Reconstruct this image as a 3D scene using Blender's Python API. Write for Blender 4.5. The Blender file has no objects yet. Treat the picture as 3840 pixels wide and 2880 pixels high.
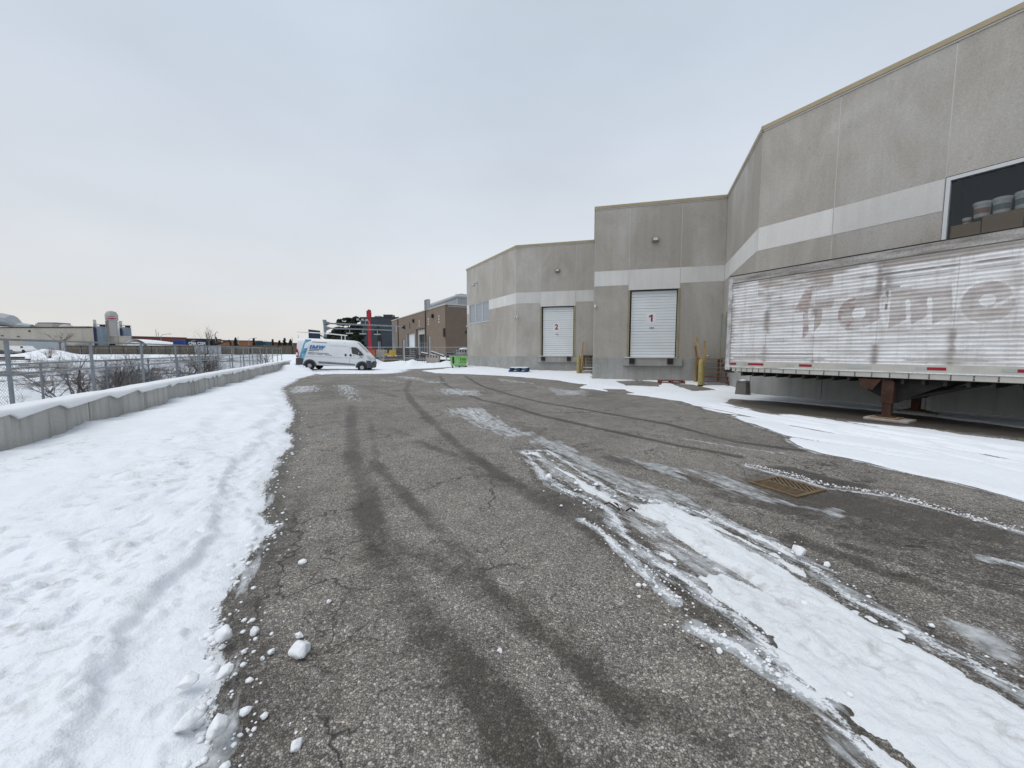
import bpy, bmesh, math, random
import numpy as np
from mathutils import Vector, Matrix
R = math.radians
random.seed(7)
S = bpy.context.scene
C = S.collection

# ---------------------------------------------------------------- camera, sky, sun, exposure
cd = bpy.data.cameras.new('camera'); cam = bpy.data.objects.new('camera', cd); C.objects.link(cam)
cd.sensor_width = 36.0; cd.lens = 36.0 * 1446 / 3840; cd.clip_start = 0.05; cd.clip_end = 3000
cam.location = (0, 0, 1.5); cam.rotation_euler = (R(90 - 4.7), 0, 0)
S.camera = cam

SUN_EL, SUN_AZ = 64.0, -112.0        # azimuth from +Y, clockwise
W = bpy.data.worlds.new('World'); S.world = W; W.use_nodes = True
nt = W.node_tree; nt.nodes.clear()
def wn(t, **k):
    n = nt.nodes.new(t)
    for a, b in k.items(): setattr(n, a, b)
    return n
out = wn('ShaderNodeOutputWorld'); bg = wn('ShaderNodeBackground'); bg.inputs[1].default_value = 1.0
sky = wn('ShaderNodeTexSky', sky_type='NISHITA', sun_disc=False, sun_elevation=R(SUN_EL), sun_rotation=R(SUN_AZ), altitude=150, air_density=1.0, dust_density=4.0, ozone_density=1.5)
sc_ = wn('ShaderNodeVectorMath', operation='SCALE'); sc_.inputs['Scale'].default_value = 0.1
nt.links.new(sky.outputs[0], sc_.inputs[0])
tc = wn('ShaderNodeTexCoord'); sx = wn('ShaderNodeSeparateXYZ'); nt.links.new(tc.outputs['Generated'], sx.inputs[0])
ramp = wn('ShaderNodeValToRGB'); el = ramp.color_ramp.elements
stops = [(0.0, (.80, .785, .755)), (.05, (.80, .79, .77)), (.14, (.775, .80, .83)), (.30, (.715, .765, .83)), (.55, (.615, .69, .79)), (1.0, (.585, .655, .745))]
el[0].position, el[0].color = stops[0][0], (*stops[0][1], 1)
el[1].position, el[1].color = stops[-1][0], (*stops[-1][1], 1)
for p, c in stops[1:-1]:
    e = el.new(p); e.color = (*c, 1)
mapn = wn('ShaderNodeMapping'); mapn.inputs['Scale'].default_value = (1.3, 1.3, 3.2); nt.links.new(tc.outputs['Generated'], mapn.inputs[0])
cl = wn('ShaderNodeTexNoise'); cl.inputs['Scale'].default_value = 1.1; cl.inputs['Detail'].default_value = 4; nt.links.new(mapn.outputs[0], cl.inputs['Vector'])
clr = wn('ShaderNodeMapRange'); clr.inputs['From Min'].default_value = .3; clr.inputs['From Max'].default_value = .7; clr.inputs['To Min'].default_value = .915; clr.inputs['To Max'].default_value = 1.06
nt.links.new(cl.outputs[0], clr.inputs[0])
nt.links.new(sx.outputs[2], ramp.inputs[0])
mul = wn('ShaderNodeVectorMath', operation='SCALE'); nt.links.new(ramp.outputs[0], mul.inputs[0]); nt.links.new(clr.outputs[0], mul.inputs['Scale'])
mx = wn('ShaderNodeMix', data_type='RGBA'); mx.inputs[0].default_value = 0.93        # a closed cloud deck, a little of the clear sky through it
nt.links.new(sc_.outputs[0], mx.inputs[6]); nt.links.new(mul.outputs[0], mx.inputs[7])
nt.links.new(mx.outputs[2], bg.inputs[0]); nt.links.new(bg.outputs[0], out.inputs[0])

sd = bpy.data.lights.new('sun', 'SUN'); sun = bpy.data.objects.new('sun', sd); C.objects.link(sun)
sd.energy = 1.3; sd.angle = R(50); sd.color = (1.0, .97, .92)
sun_dir = Vector((math.sin(R(SUN_AZ)) * math.cos(R(SUN_EL)), math.cos(R(SUN_AZ)) * math.cos(R(SUN_EL)), math.sin(R(SUN_EL))))
sun.rotation_euler = sun_dir.to_track_quat('Z', 'Y').to_euler()
S.view_settings.view_transform = 'Standard'; S.view_settings.look = 'None'; S.view_settings.exposure = 0.0; S.view_settings.gamma = 1.0
S.cycles.max_bounces = 6; S.cycles.diffuse_bounces = 2; S.cycles.glossy_bounces = 3; S.cycles.transparent_max_bounces = 12
S.cycles.caustics_reflective = False; S.cycles.caustics_refractive = False

# ---------------------------------------------------------------- numpy noise
def sst(a, b, x):
    t = np.clip((x - a) / (b - a), 0, 1); return t * t * (3 - 2 * t)
def _h(ix, iy, s):
    v = np.sin(ix * 127.1 + iy * 311.7 + s * 74.7) * 43758.5453
    return v - np.floor(v)
def vn(x, y, s=0):
    ix, iy = np.floor(x), np.floor(y); fx, fy = x - ix, y - iy
    fx = fx * fx * (3 - 2 * fx); fy = fy * fy * (3 - 2 * fy)
    a = _h(ix, iy, s); b = _h(ix + 1, iy, s); c = _h(ix, iy + 1, s); d = _h(ix + 1, iy + 1, s)
    return (a + (b - a) * fx) * (1 - fy) + (c + (d - c) * fx) * fy
def fbm(x, y, o=4, s=0):
    r, a, f, t = 0, .5, 1.0, 0
    for i in range(o):
        r = r + a * vn(x * f + 17.3 * i, y * f - 9.1 * i, s + i); t += a; a *= .5; f *= 2.03
    return r / t
def dist_line(X, Y, pl):
    D = np.full(X.shape, 1e9)
    for (ax, ay), (bx, by) in zip(pl[:-1], pl[1:]):
        dx, dy = bx - ax, by - ay; L = dx * dx + dy * dy + 1e-12
        t = np.clip(((X - ax) * dx + (Y - ay) * dy) / L, 0, 1)
        D = np.minimum(D, (X - ax - t * dx) ** 2 + (Y - ay - t * dy) ** 2)
    return np.sqrt(D)
def sdf(X, Y, pg):
    n = len(pg); ins = np.zeros(X.shape, bool)
    for i in range(n):
        (ax, ay), (bx, by) = pg[i], pg[(i + 1) % n]
        c = (ay > Y) != (by > Y)
        ins ^= c & (X < (bx - ax) * (Y - ay) / ((by - ay) if by != ay else 1e-9) + ax)
    D = dist_line(X, Y, pg + [pg[0]])
    return np.where(ins, D, -D)
def gz(x, y):
    return .012 * np.clip(-x - 5, 0, 14) + .02 * np.clip(y - 19, 0, 13) * sst(-9, -2, x)
def gzf(x, y): return float(gz(np.array(float(x)), np.array(float(y))))

# ---------------------------------------------------------------- materials
MATS = {}
def newmat(name):
    m = bpy.data.materials.new(name); m.use_nodes = True
    n = m.node_tree; n.nodes.clear()
    o = n.nodes.new('ShaderNodeOutputMaterial'); b = n.nodes.new('ShaderNodeBsdfPrincipled')
    n.links.new(b.outputs[0], o.inputs[0]); MATS[name] = m
    return m, n, b
class NT:
    def __init__(s, n): s.n = n
    def add(s, t, **k):
        x = s.n.nodes.new(t)
        for a, b in k.items(): setattr(x, a, b)
        return x
    def link(s, a, b): s.n.links.new(a, b)
    def pos(s, scale=(1, 1, 1)):
        g = s.add('ShaderNodeNewGeometry'); m = s.add('ShaderNodeMapping'); m.inputs['Scale'].default_value = scale
        s.link(g.outputs['Position'], m.inputs[0]); return m.outputs[0]
    def noise(s, vec, scale, detail=3, rough=.55, dist=0):
        x = s.add('ShaderNodeTexNoise'); x.inputs['Scale'].default_value = scale; x.inputs['Detail'].default_value = detail
        x.inputs['Roughness'].default_value = rough; x.inputs['Distortion'].default_value = dist
        s.link(vec, x.inputs['Vector']); return x.outputs[0]
    def mr(s, v, a, b, c=0., d=1.):
        x = s.add('ShaderNodeMapRange'); s.link(v, x.inputs[0])
        for i, q in enumerate((a, b, c, d)): x.inputs[i + 1].default_value = q
        return x.outputs[0]
    def math(s, op, a, b=None):
        x = s.add('ShaderNodeMath', operation=op)
        for i, q in enumerate((a, b)):
            if q is None: continue
            if isinstance(q, (int, float)): x.inputs[i].default_value = q
            else: s.link(q, x.inputs[i])
        return x.outputs[0]
    def mix(s, f, a, b, mode='MIX'):
        x = s.add('ShaderNodeMix', data_type='RGBA', blend_type=mode)
        if isinstance(f, (int, float)): x.inputs[0].default_value = f
        else: s.link(f, x.inputs[0])
        for i, q in ((6, a), (7, b)):
            if isinstance(q, tuple): x.inputs[i].default_value = (*q, 1)
            else: s.link(q, x.inputs[i])
        return x.outputs[2]
    def scale(s, c, f):
        x = s.add('ShaderNodeVectorMath', operation='SCALE'); s.link(c, x.inputs[0]); s.link(f, x.inputs['Scale']); return x.outputs[0]
    def attr(s, nm):
        x = s.add('ShaderNodeAttribute', attribute_name=nm); return x
    def bump(s, h, st, d, b):
        x = s.add('ShaderNodeBump'); x.inputs['Strength'].default_value = st; x.inputs['Distance'].default_value = d
        s.link(h, x.inputs['Height']); s.link(x.outputs[0], b.inputs['Normal']); return x
def M(name, col, rough=.6, var=.12, vs=2.0, metal=0., bump=0., bs=40., spec=.4, stretch=(1, 1, 1), col2=None, thr=(.3, .7)):
    m, n, b = newmat(name); t = NT(n)
    v = t.noise(t.pos(stretch), vs, 4)
    c = t.mix(t.mr(v, *thr), tuple(x * (1 - var) for x in col), col2 or tuple(min(1, x * (1 + var)) for x in col))
    f = t.mr(t.noise(t.pos(), vs * 14, 2), .3, .7, 1 - var * .5, 1 + var * .5)
    t.link(t.scale(c, f), b.inputs['Base Color'])
    b.inputs['Roughness'].default_value = rough; b.inputs['Metallic'].default_value = metal; b.inputs['Specular IOR Level'].default_value = spec
    if bump: t.bump(t.noise(t.pos(), bs, 3), bump, .01, b)
    return m

# exposed aggregate wall panels: speckle, rain streaks, faint cement bloom
def panel_mat(name, col, streak, bloom, speck):
    m, n, b = newmat(name); t = NT(n)
    s1 = t.mr(t.noise(t.pos((2.2, 2.2, .16)), 1.6, 5, .6), .32, .7, 1 - streak, 1 + streak)
    s2 = t.mr(t.noise(t.pos((1, 1, .6)), .45, 5, .62, .6), .42, .66)
    sp = t.mr(t.noise(t.pos(), 26, 3, .7), .34, .66, 1 - speck, 1 + speck)
    sp2 = t.mr(t.noise(t.pos(), 95, 2, .7), .3, .7, 1 - speck * .9, 1 + speck * .9)
    c = t.mix(s2, col, bloom)
    s3 = t.mr(t.noise(t.pos((1.1, 1.1, .45)), .8, 6, .66, .5), .56, .76, 0, .3 if streak < .06 and speck > .08 else .15)
    c = t.mix(s3, c, tuple(q * .74 for q in col))
    s4 = t.mr(t.noise(t.pos((1, 1, .8)), 3.3, 5, .7), .63, .70, 0, .22)
    c = t.mix(s4, c, tuple(q * .6 for q in col))
    oi = t.add('ShaderNodeObjectInfo'); c = t.scale(c, t.mr(oi.outputs['Random'], 0, 1, .955, 1.04))
    t.link(t.scale(t.scale(t.scale(c, s1), sp), sp2), b.inputs['Base Color'])
    b.inputs['Roughness'].default_value = .9; b.inputs['Specular IOR Level'].default_value = .2
    t.bump(t.noise(t.pos(), 70, 3, .7), .5, .012, b)
    return m
panel_mat('aggregate', (.385, .358, .318), .05, (.475, .457, .428), .10)
panel_mat('band', (.70, .69, .67), .05, (.62, .615, .60), .04)
# cast concrete with drips
def conc(name, col, dark, k=.5):
    m, n, b = newmat(name); t = NT(n)
    a = t.mr(t.noise(t.pos((3.2, 3.2, .22)), 1.5, 5, .62), .48, .72)
    f = t.mr(t.noise(t.pos(), .9, 5, .6), .3, .7, .82, 1.14)
    g = t.mr(t.noise(t.pos(), 38, 3, .7), .3, .7, .92, 1.08)
    c = t.mix(t.math('MULTIPLY', a, k), col, dark)
    t.link(t.scale(t.scale(c, f), g), b.inputs['Base Color']); b.inputs['Roughness'].default_value = .88; b.inputs['Specular IOR Level'].default_value = .25
    t.bump(t.noise(t.pos(), 30, 4, .6), .35, .008, b)
conc('foundation', (.36, .36, .345), (.23, .225, .21))
conc('wallconc', (.46, .455, .43), (.24, .225, .19), .75)
conc('blockconc', (.40, .36, .33), (.25, .22, .2))
M('sealant', (.53, .525, .51), .7, .06)
M('flashing', (.36, .30, .19), .55, .1, spec=.5)
M('flashlip', (.55, .53, .49), .6, .05)
M('jamb', (.30, .265, .165), .6, .15)
M('doorwhite', (.74, .78, .80), .5, .04, 1.2)
M('darkgap', (.03, .03, .03), .8)
M('numred', (.22, .022, .05), .5, .1)
M('signwhite', (.78, .78, .79), .5, .03)
M('bumper', (.035, .024, .022), .85, .3)
M('galv', (.20, .225, .25), .5, .14, 3, metal=.0, spec=.6)
M('galvlight', (.36, .385, .40), .45, .1, spec=.6)
M('lampgrey', (.22, .20, .17), .6)
M('lamplens', (.5, .5, .48), .25)
M('camwhite', (.8, .8, .8), .35, .03)
M('black', (.012, .012, .014), .5)
M('rubber', (.022, .022, .024), .85, .3, 8)
M('roofing', (.25, .25, .25), .9)
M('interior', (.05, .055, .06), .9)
M('alu', (.62, .64, .65), .4, .05, spec=.6)
M('skypane', (.27, .30, .34), .12, .04, spec=.7)  # opaque window pane, blinds and reflected sky painted into its colour
M('yellowwood', (.33, .24, .10), .75, .25, 5, stretch=(3, 3, .5))
M('oldwood', (.23, .16, .095), .8, .3, 6, stretch=(3, 3, .6))
M('redwood', (.16, .06, .045), .8, .25, 6)
M('yellowpaint', (.35, .285, .105), .6, .2, 4)
M('bluepaint', (.018, .065, .15), .7, .3, 6)
M('green', (.27, .52, .20), .45, .14, 2.5)
M('greenpale', (.40, .62, .38), .5, .12, 2.5)
M('greendark', (.09, .25, .035), .5)
M('cardboard', (.36, .25, .16), .85, .1)
M('bucket', (.80, .83, .83), .4, .05)
M('bucketlabel', (.24, .27, .30), .5)
M('bucketred', (.40, .22, .18), .5)
M('greybin', (.13, .125, .11), .75, .15)
M('rust', (.060, .028, .019), .9, .4, 6, bump=.4)
M('darksteel', (.03, .026, .024), .8, .35, 5)
M('rustiron', (.13, .085, .04), .55, .28, 12, spec=.6, bump=.3, bs=80)
M('vanwhite', (.74, .76, .78), .28, .03, spec=.6)
M('vanclad', (.075, .08, .09), .7, .15)
M('vanblue', (.05, .27, .52), .4, .35, 4, col2=(.22, .50, .68))
M('vantext', (.035, .19, .50), .4, .1)
M('vangrey', (.17, .18, .21), .5)
M('glassdark', (.02, .025, .03), .08, .1, spec=.8)
M('tailred', (.35, .01, .02), .3)
M('headlamp', (.5, .52, .55), .15, spec=.8)
M('rim', (.38, .38, .40), .4, .1, metal=.3)
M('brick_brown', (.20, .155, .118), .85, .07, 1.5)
M('brick_shaded', (.15, .114, .088), .85, .07, 1.5)  # darker copy of brick_brown, shade put into the right face's colour
M('trimcream', (.48, .46, .42), .6)
M('metalgrey', (.30, .33, .35), .5, .08)
M('rollwhite', (.72, .76, .80), .5, .03)
M('factory', (.40, .37, .32), .85, .1, .3, stretch=(1, 1, .3))
M('silo', (.36, .35, .335), .5, .16, .9, stretch=(2, 2, .1))
M('tank', (.165, .205, .25), .55, .12, .8, stretch=(2, 2, .15))
M('orangebrick', (.26, .105, .05), .85, .1, .4)
M('redbrick', (.16, .05, .038), .85, .1, .4)
M('noisewall', (.105, .088, .068), .9, .15, 1.0, stretch=(1, 1, .3))
M('navy', (.012, .022, .06), .5)
M('bluecont', (.02, .06, .24), .5)
M('teal', (.015, .05, .065), .5)
M('darkclad', (.035, .045, .055), .45, .1, .6, stretch=(.2, .2, 2.5))
M('redpaint', (.36, .018, .03), .45)
M('orange', (.48, .10, .035), .6, .2, 2)
M('yellow', (.66, .43, .02), .5, .15, 4)
M('brownwood', (.12, .085, .06), .85, .3, 4)
M('timberdark', (.045, .036, .032), .85, .3, 4)
M('carblack', (.012, .014, .018), .25, spec=.7)
M('bark', (.075, .058, .048), .9, .3, 8)
M('barkgrey', (.17, .145, .12), .9, .25, 8)
M('needle', (.022, .032, .018), .85, .4, 1.2)
M('needle2', (.035, .045, .024), .85, .4, 1.2)
M('whitepaint', (.7, .72, .72), .5)
M('fabricdome', (.72, .74, .74), .6, .03)
M('twig', (.03, .016, .014), .8)
M('leafred', (.10, .03, .025), .7)

# glass that can be looked through
m, n, b = newmat('pane'); t = NT(n)
tr = n.nodes.new('ShaderNodeBsdfTransparent'); tr.inputs[0].default_value = (.90, .91, .90, 1)
gl = n.nodes.new('ShaderNodeBsdfGlossy'); gl.inputs['Roughness'].default_value = .02; gl.inputs[0].default_value = (.9, .95, 1, 1)
fr = n.nodes.new('ShaderNodeFresnel'); fr.inputs[0].default_value = 1.38
ms = n.nodes.new('ShaderNodeMixShader'); n.links.new(fr.outputs[0], ms.inputs[0]); n.links.new(tr.outputs[0], ms.inputs[1]); n.links.new(gl.outputs[0], ms.inputs[2])
n.links.new(ms.outputs[0], n.nodes['Material Output'].inputs[0]); n.nodes.remove(b)

# snow
def snow_mat(name, col, gritty):
    m, n, b = newmat(name); t = NT(n)
    p = t.pos()
    d = t.attr('dirt')
    big = t.mr(t.noise(p, .8, 4), .3, .7, .955, 1.03)
    g = t.mr(t.noise(p, 9, 5, .65, .5), .52, .74)
    dirtmask = t.math('MULTIPLY', d.outputs['Fac'], g)
    c = t.mix(dirtmask, col, (.40, .335, .275) if gritty < .7 else (.34, .315, .29))
    gr = t.math('MULTIPLY', t.mr(t.noise(p, 160, 2, .8), .68, .76), t.mr(t.noise(p, 2.3, 3), .5, .8, 0, gritty))
    c = t.mix(gr, c, (.20, .17, .15))
    t.link(t.scale(c, big), b.inputs['Base Color'])
    b.inputs['Roughness'].default_value = .65; b.inputs['Specular IOR Level'].default_value = .25
    b.inputs['Subsurface Weight'].default_value = 0.0
    h = t.math('ADD', t.math('MULTIPLY', t.noise(p, 16, 5, .65), 1.0), t.math('MULTIPLY', t.noise(p, 70, 3, .6), .35))
    t.bump(h, .55, .03, b)
snow_mat('snow', (.835, .862, .90), .7)
snow_mat('snowpack', (.76, .78, .80), 1.0)
m, n, b = newmat('snowlump'); t = NT(n); b.inputs['Base Color'].default_value = (.86, .875, .895, 1); b.inputs['Roughness'].default_value = .6
t.bump(t.noise(t.pos(), 45, 4, .6), .4, .02, b)

# asphalt: stones in a binder, cracks, wet tyre marks, painted trailer shade, ice
m, n, b = newmat('asphalt'); t = NT(n); p = t.pos()
def voro(scale, feat='F1', dist='EUCLIDEAN'):
    x = t.add('ShaderNodeTexVoronoi', feature=feat); x.inputs['Scale'].default_value = scale; t.link(p, x.inputs['Vector']); return x
wob = t.add('ShaderNodeVectorMath', operation='ADD'); wns = t.add('ShaderNodeTexNoise'); wns.inputs['Scale'].default_value = 55; wns.inputs['Detail'].default_value = 2; t.link(p, wns.inputs['Vector'])
wsc = t.add('ShaderNodeVectorMath', operation='SCALE'); wsc.inputs['Scale'].default_value = .012; t.link(wns.outputs['Color'], wsc.inputs[0]); p0 = p; t.link(p, wob.inputs[0]); t.link(wsc.outputs[0], wob.inputs[1]); p = wob.outputs[0]
v1 = voro(88); ve = voro(88, 'DISTANCE_TO_EDGE'); v2 = voro(210); p = p0
rgb = t.add('ShaderNodeSeparateColor'); t.link(v1.outputs['Color'], rgb.inputs[0])
rg2 = t.add('ShaderNodeSeparateColor'); t.link(v2.outputs['Color'], rg2.inputs[0])
sel = t.math('POWER', rgb.outputs[0], 1.25)
stone = t.mix(sel, (.120, .111, .100), (.60, .57, .525))
stone = t.mix(t.mr(rgb.outputs[1], .70, .95, 0, .6), stone, (.38, .32, .25))
small = t.mix(rg2.outputs[0], (.115, .104, .090), (.44, .415, .378))
stone = t.mix(t.mr(rgb.outputs[2], .42, .50), stone, small)
crev = t.mr(ve.outputs['Distance'], .02, .20, .42, 1.0)
fine = t.mr(t.noise(p, 260, 2, .7), .3, .7, .80, 1.20)
patch = t.mr(t.noise(p, .55, 6, .65, .6), .3, .7, .76, 1.22)
patch2 = t.mr(t.noise(p, 4.5, 4, .62), .3, .7, .84, 1.15)
c = t.scale(t.scale(t.scale(t.scale(stone, crev), fine), patch), patch2)
tint = t.mr(t.noise(p, 1.4, 4, .6), .40, .75, 0, .22)
c = t.mix(tint, c, t.mix(1.0, c, (1.0, .86, .68), 'MULTIPLY'))
# cracks
cv = t.add('ShaderNodeTexVoronoi', feature='DISTANCE_TO_EDGE'); cv.inputs['Scale'].default_value = .62
off = t.add('ShaderNodeVectorMath', operation='ADD'); ns = t.add('ShaderNodeTexNoise'); ns.inputs['Scale'].default_value = 3.0; ns.inputs['Detail'].default_value = 6; t.link(p, ns.inputs['Vector'])
nsc = t.add('ShaderNodeVectorMath', operation='SCALE'); nsc.inputs['Scale'].default_value = .75; t.link(ns.outputs['Color'], nsc.inputs[0])
t.link(p, off.inputs[0]); t.link(nsc.outputs[0], off.inputs[1]); t.link(off.outputs[0], cv.inputs['Vector'])
crack = t.math('MULTIPLY', t.mr(cv.outputs['Distance'], .002, .009, 1, 0), t.mr(t.noise(p, .9, 3), .44, .52))
cv2 = t.add('ShaderNodeTexVoronoi', feature='DISTANCE_TO_EDGE'); cv2.inputs['Scale'].default_value = 2.6; t.link(off.outputs[0], cv2.inputs['Vector'])
crack = t.math('MAXIMUM', crack, t.math('MULTIPLY', t.mr(cv2.outputs['Distance'], .006, .028, 1, 0), t.mr(t.noise(p, 1.3, 4), .53, .60, 0, .8)))
c = t.mix(t.math('MULTIPLY', crack, .8), c, (.03, .027, .025))
wet_shade = t.attr('wet_shade').outputs['Fac']; ice = t.attr('ice').outputs['Fac']
wn_ = t.math('ADD', wet_shade, t.math('ADD', t.mr(t.noise(p, 7, 5, .7), .2, .8, -.40, .40), t.mr(t.noise(p, 45, 3, .7), .25, .75, -.25, .25)))
wm = t.math('MULTIPLY', t.mr(wn_, .22, .75), t.mr(wet_shade, .02, .2))
c = t.mix(t.math('MULTIPLY', wm, .74), c, (.032, .024, .016))
stp = t.add('ShaderNodeMapping'); stp.inputs['Scale'].default_value = (3.8, .8, 1); g0 = t.add('ShaderNodeNewGeometry'); vr = t.add('ShaderNodeVectorRotate', rotation_type='Z_AXIS'); vr.inputs['Angle'].default_value = R(-25); t.link(g0.outputs['Position'], vr.inputs['Vector']); t.link(vr.outputs[0], stp.inputs[0])
ino = t.noise(stp.outputs[0], 2.6, 6, .66, .4)
im = t.math('MULTIPLY', t.mr(t.math('ADD', ice, t.mr(ino, .28, .72, -.5, .5)), .44, .66), t.mr(ice, .05, .25))
icec = t.mix(t.mr(t.noise(p, 11, 5, .65), .35, .68), (.20, .205, .205), (.60, .615, .63))
c = t.mix(t.math('MULTIPLY', im, .9), c, icec)
frost = t.attr('frost').outputs['Fac']
fm = t.mr(t.math('ADD', frost, t.math('ADD', t.mr(t.noise(stp.outputs[0], 4.5, 6, .72), .25, .75, -.42, .42), t.mr(t.noise(p, 60, 4, .75), .25, .75, -.26, .26))), .50, .66)
fm = t.math('MULTIPLY', fm, t.mr(frost, .04, .15))
c = t.mix(t.math('MULTIPLY', fm, .88), c, (.80, .82, .845))
t.link(c, b.inputs['Base Color'])
rr = t.math('SUBTRACT', t.math('SUBTRACT', .86, t.math('MULTIPLY', wm, .36)), t.math('MULTIPLY', im, .40))
t.link(rr, b.inputs['Roughness']); b.inputs['Specular IOR Level'].default_value = .3
hh = t.math('SUBTRACT', t.math('MULTIPLY', t.mr(ve.outputs['Distance'], .0, .22, 0, 1), t.math('SUBTRACT', 1, t.math('MULTIPLY', im, .85))), t.math('MULTIPLY', crack, 2.0))
t.bump(hh, .6, .004, b)

# far ground: snow with dead scrub showing through
m, n, b = newmat('terrain'); t = NT(n); p = t.pos()
sc = t.attr('scrub').outputs['Fac']
k = t.math('ADD', sc, t.mr(t.noise(t.pos((1, 1, 1)), .35, 6, .68), .25, .75, -.5, .5))
k = t.mr(k, .42, .60)
c = t.mix(k, (.80, .83, .87), t.mix(t.mr(t.noise(p, 1.7, 4), .35, .65), (.055, .043, .033), (.15, .125, .085)))
t.link(c, b.inputs['Base Color']); b.inputs['Roughness'].default_value = .85
t.bump(t.noise(p, 3, 5, .6), .5, .1, b)

# trailer paint
m, n, b = newmat('trailerpaint'); t = NT(n)
a = t.attr('paint'); p = t.pos()
s1 = t.mr(t.noise(p, 14, 4, .6), .3, .7, .93, 1.06)
gz1 = t.math('MULTIPLY', t.mr(t.noise(t.pos((.5, .5, 9)), 3.0, 5, .7), .46, .74), .5)
gz2 = t.math('MULTIPLY', t.mr(t.noise(t.pos((5, 5, .45)), 1.4, 5, .65), .52, .78), .5)
c = t.mix(gz1, a.outputs['Color'], (.40, .37, .35))
c = t.mix(gz2, c, (.33, .29, .26))
t.link(t.scale(c, s1), b.inputs['Base Color']); b.inputs['Roughness'].default_value = .55; b.inputs['Specular IOR Level'].default_value = .35
M('trailgrime', (.27, .24, .215), .7, .4, 2.2, stretch=(.4, .4, 3), col2=(.50, .485, .47))
M('trailcream', (.50, .485, .44), .55, .1, 3)
M('trailwhite', (.66, .67, .68), .5, .3, 2.5, col2=(.74, .75, .76), thr=(.35, .5))
M('reflred', (.30, .01, .03), .35)
M('reflgrey', (.40, .43, .43), .35)
M('traileraluminium', (.42, .42, .44), .45, .35, 5, metal=.3, col2=(.66, .66, .67))

# ---------------------------------------------------------------- mesh helpers
class MB:
    def __init__(s): s.v = []; s.f = []
    def add(s, vs, fs):
        o = len(s.v); s.v += [tuple(q) for q in vs]; s.f += [tuple(i + o for i in q) for q in fs]; return s
    def hexa(s, p):      # 8 corners: bottom 4 ccw, top 4 ccw
        return s.add(p, [(3, 2, 1, 0), (4, 5, 6, 7), (0, 1, 5, 4), (1, 2, 6, 5), (2, 3, 7, 6), (3, 0, 4, 7)])
    def box(s, x0, x1, y0, y1, z0, z1):
        return s.hexa([(x0, y0, z0), (x1, y0, z0), (x1, y1, z0), (x0, y1, z0), (x0, y0, z1), (x1, y0, z1), (x1, y1, z1), (x0, y1, z1)])
    def rbox(s, x0, x1, y0, y1, z0, z1, r=.02):   # chamfered upright box
        def ring(z, k): return [(x0 + k + r, y0 + k, z), (x1 - k - r, y0 + k, z), (x1 - k, y0 + k + r, z), (x1 - k, y1 - k - r, z), (x1 - k - r, y1 - k, z), (x0 + k + r, y1 - k, z), (x0 + k, y1 - k - r, z), (x0 + k, y0 + k + r, z)]
        return s.loft([ring(z0, r * .5), ring(z0 + r, 0), ring(z1 - r, 0), ring(z1, r * .5)])
    def loft(s, rings, cap=True, closed=True):
        n = len(rings[0]); vs = [q for r in rings for q in r]; fs = []
        for i in range(len(rings) - 1):
            for j in range(n if closed else n - 1):
                a, b_ = i * n + j, i * n + (j + 1) % n; fs.append((a, b_, b_ + n, a + n))
        if cap: fs += [tuple(range(n - 1, -1, -1)), tuple(range((len(rings) - 1) * n, len(rings) * n))]
        return s.add(vs, fs)
    def prism(s, poly, a, b_, axis='y'):          # polygon (u,w) extruded along axis
        f = {'y': lambda u, w, e: (u, e, w), 'x': lambda u, w, e: (e, u, w), 'z': lambda u, w, e: (u, w, e)}[axis]
        return s.loft([[f(u, w, a) for u, w in poly], [f(u, w, b_) for u, w in poly]])
    def tube(s, pts, r, n=8, cap=True):
        pts = [Vector(q) for q in pts]; rs = r if isinstance(r, (list, tuple)) else [r] * len(pts); rings = []
        up = None
        for i, q in enumerate(pts):
            d = (pts[min(i + 1, len(pts) - 1)] - pts[max(i - 1, 0)]).normalized()
            if up is None: up = d.orthogonal().normalized()
            up = (up - d * up.dot(d)).normalized() if (up - d * up.dot(d)).length > 1e-4 else d.orthogonal().normalized()
            w = d.cross(up)
            rings.append([tuple(q + (up * math.cos(2 * math.pi * k / n) + w * math.sin(2 * math.pi * k / n)) * rs[i]) for k in range(n)])
        return s.loft(rings, cap)
    def lathe(s, prof, c=(0, 0, 0), n=16, axis='z'):
        rings = []
        for r, h in prof:
            rg = []
            for k in range(n):
                a = 2 * math.pi * k / n; u, w = r * math.cos(a), r * math.sin(a)
                q = {'z': (u, w, h), 'y': (u, h, w), 'x': (h, u, w)}[axis]
                rg.append((q[0] + c[0], q[1] + c[1], q[2] + c[2]))
            rings.append(rg)
        return s.loft(rings)
    def xf(s, fn): s.v = [tuple(fn(*q)) for q in s.v]; return s
    def mesh(s, name, m=None, smooth=False):
        me = bpy.data.meshes.new(name); me.from_pydata(s.v, [], s.f); me.validate(); me.update()
        bm = bmesh.new(); bm.from_mesh(me); bmesh.ops.recalc_face_normals(bm, faces=bm.faces); bm.to_mesh(me); bm.free()
        if m: me.materials.append(MATS[m])
        if smooth: me.shade_smooth()
        return me
    def build(s, name, m, parent=None, smooth=False, loc=None, rot=None):
        o = bpy.data.objects.new(name, s.mesh(name, m, smooth)); C.objects.link(o)
        if parent: o.parent = parent
        if loc: o.location = loc
        if rot: o.rotation_euler = rot
        return o
def B(*a): return MB().box(*a)
def tag(o, label=None, cat=None, group=None, kind=None):
    for k, v in (('label', label), ('category', cat), ('group', group), ('kind', kind)):
        if v: o[k] = v
    return o
def thing(name, label, cat, loc=(0, 0, 0), rz=0, group=None):
    o = bpy.data.objects.new(name, None); C.objects.link(o); o.location = loc; o.rotation_euler = (0, 0, rz)
    o.empty_display_size = .2
    return tag(o, label, cat, group)
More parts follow.
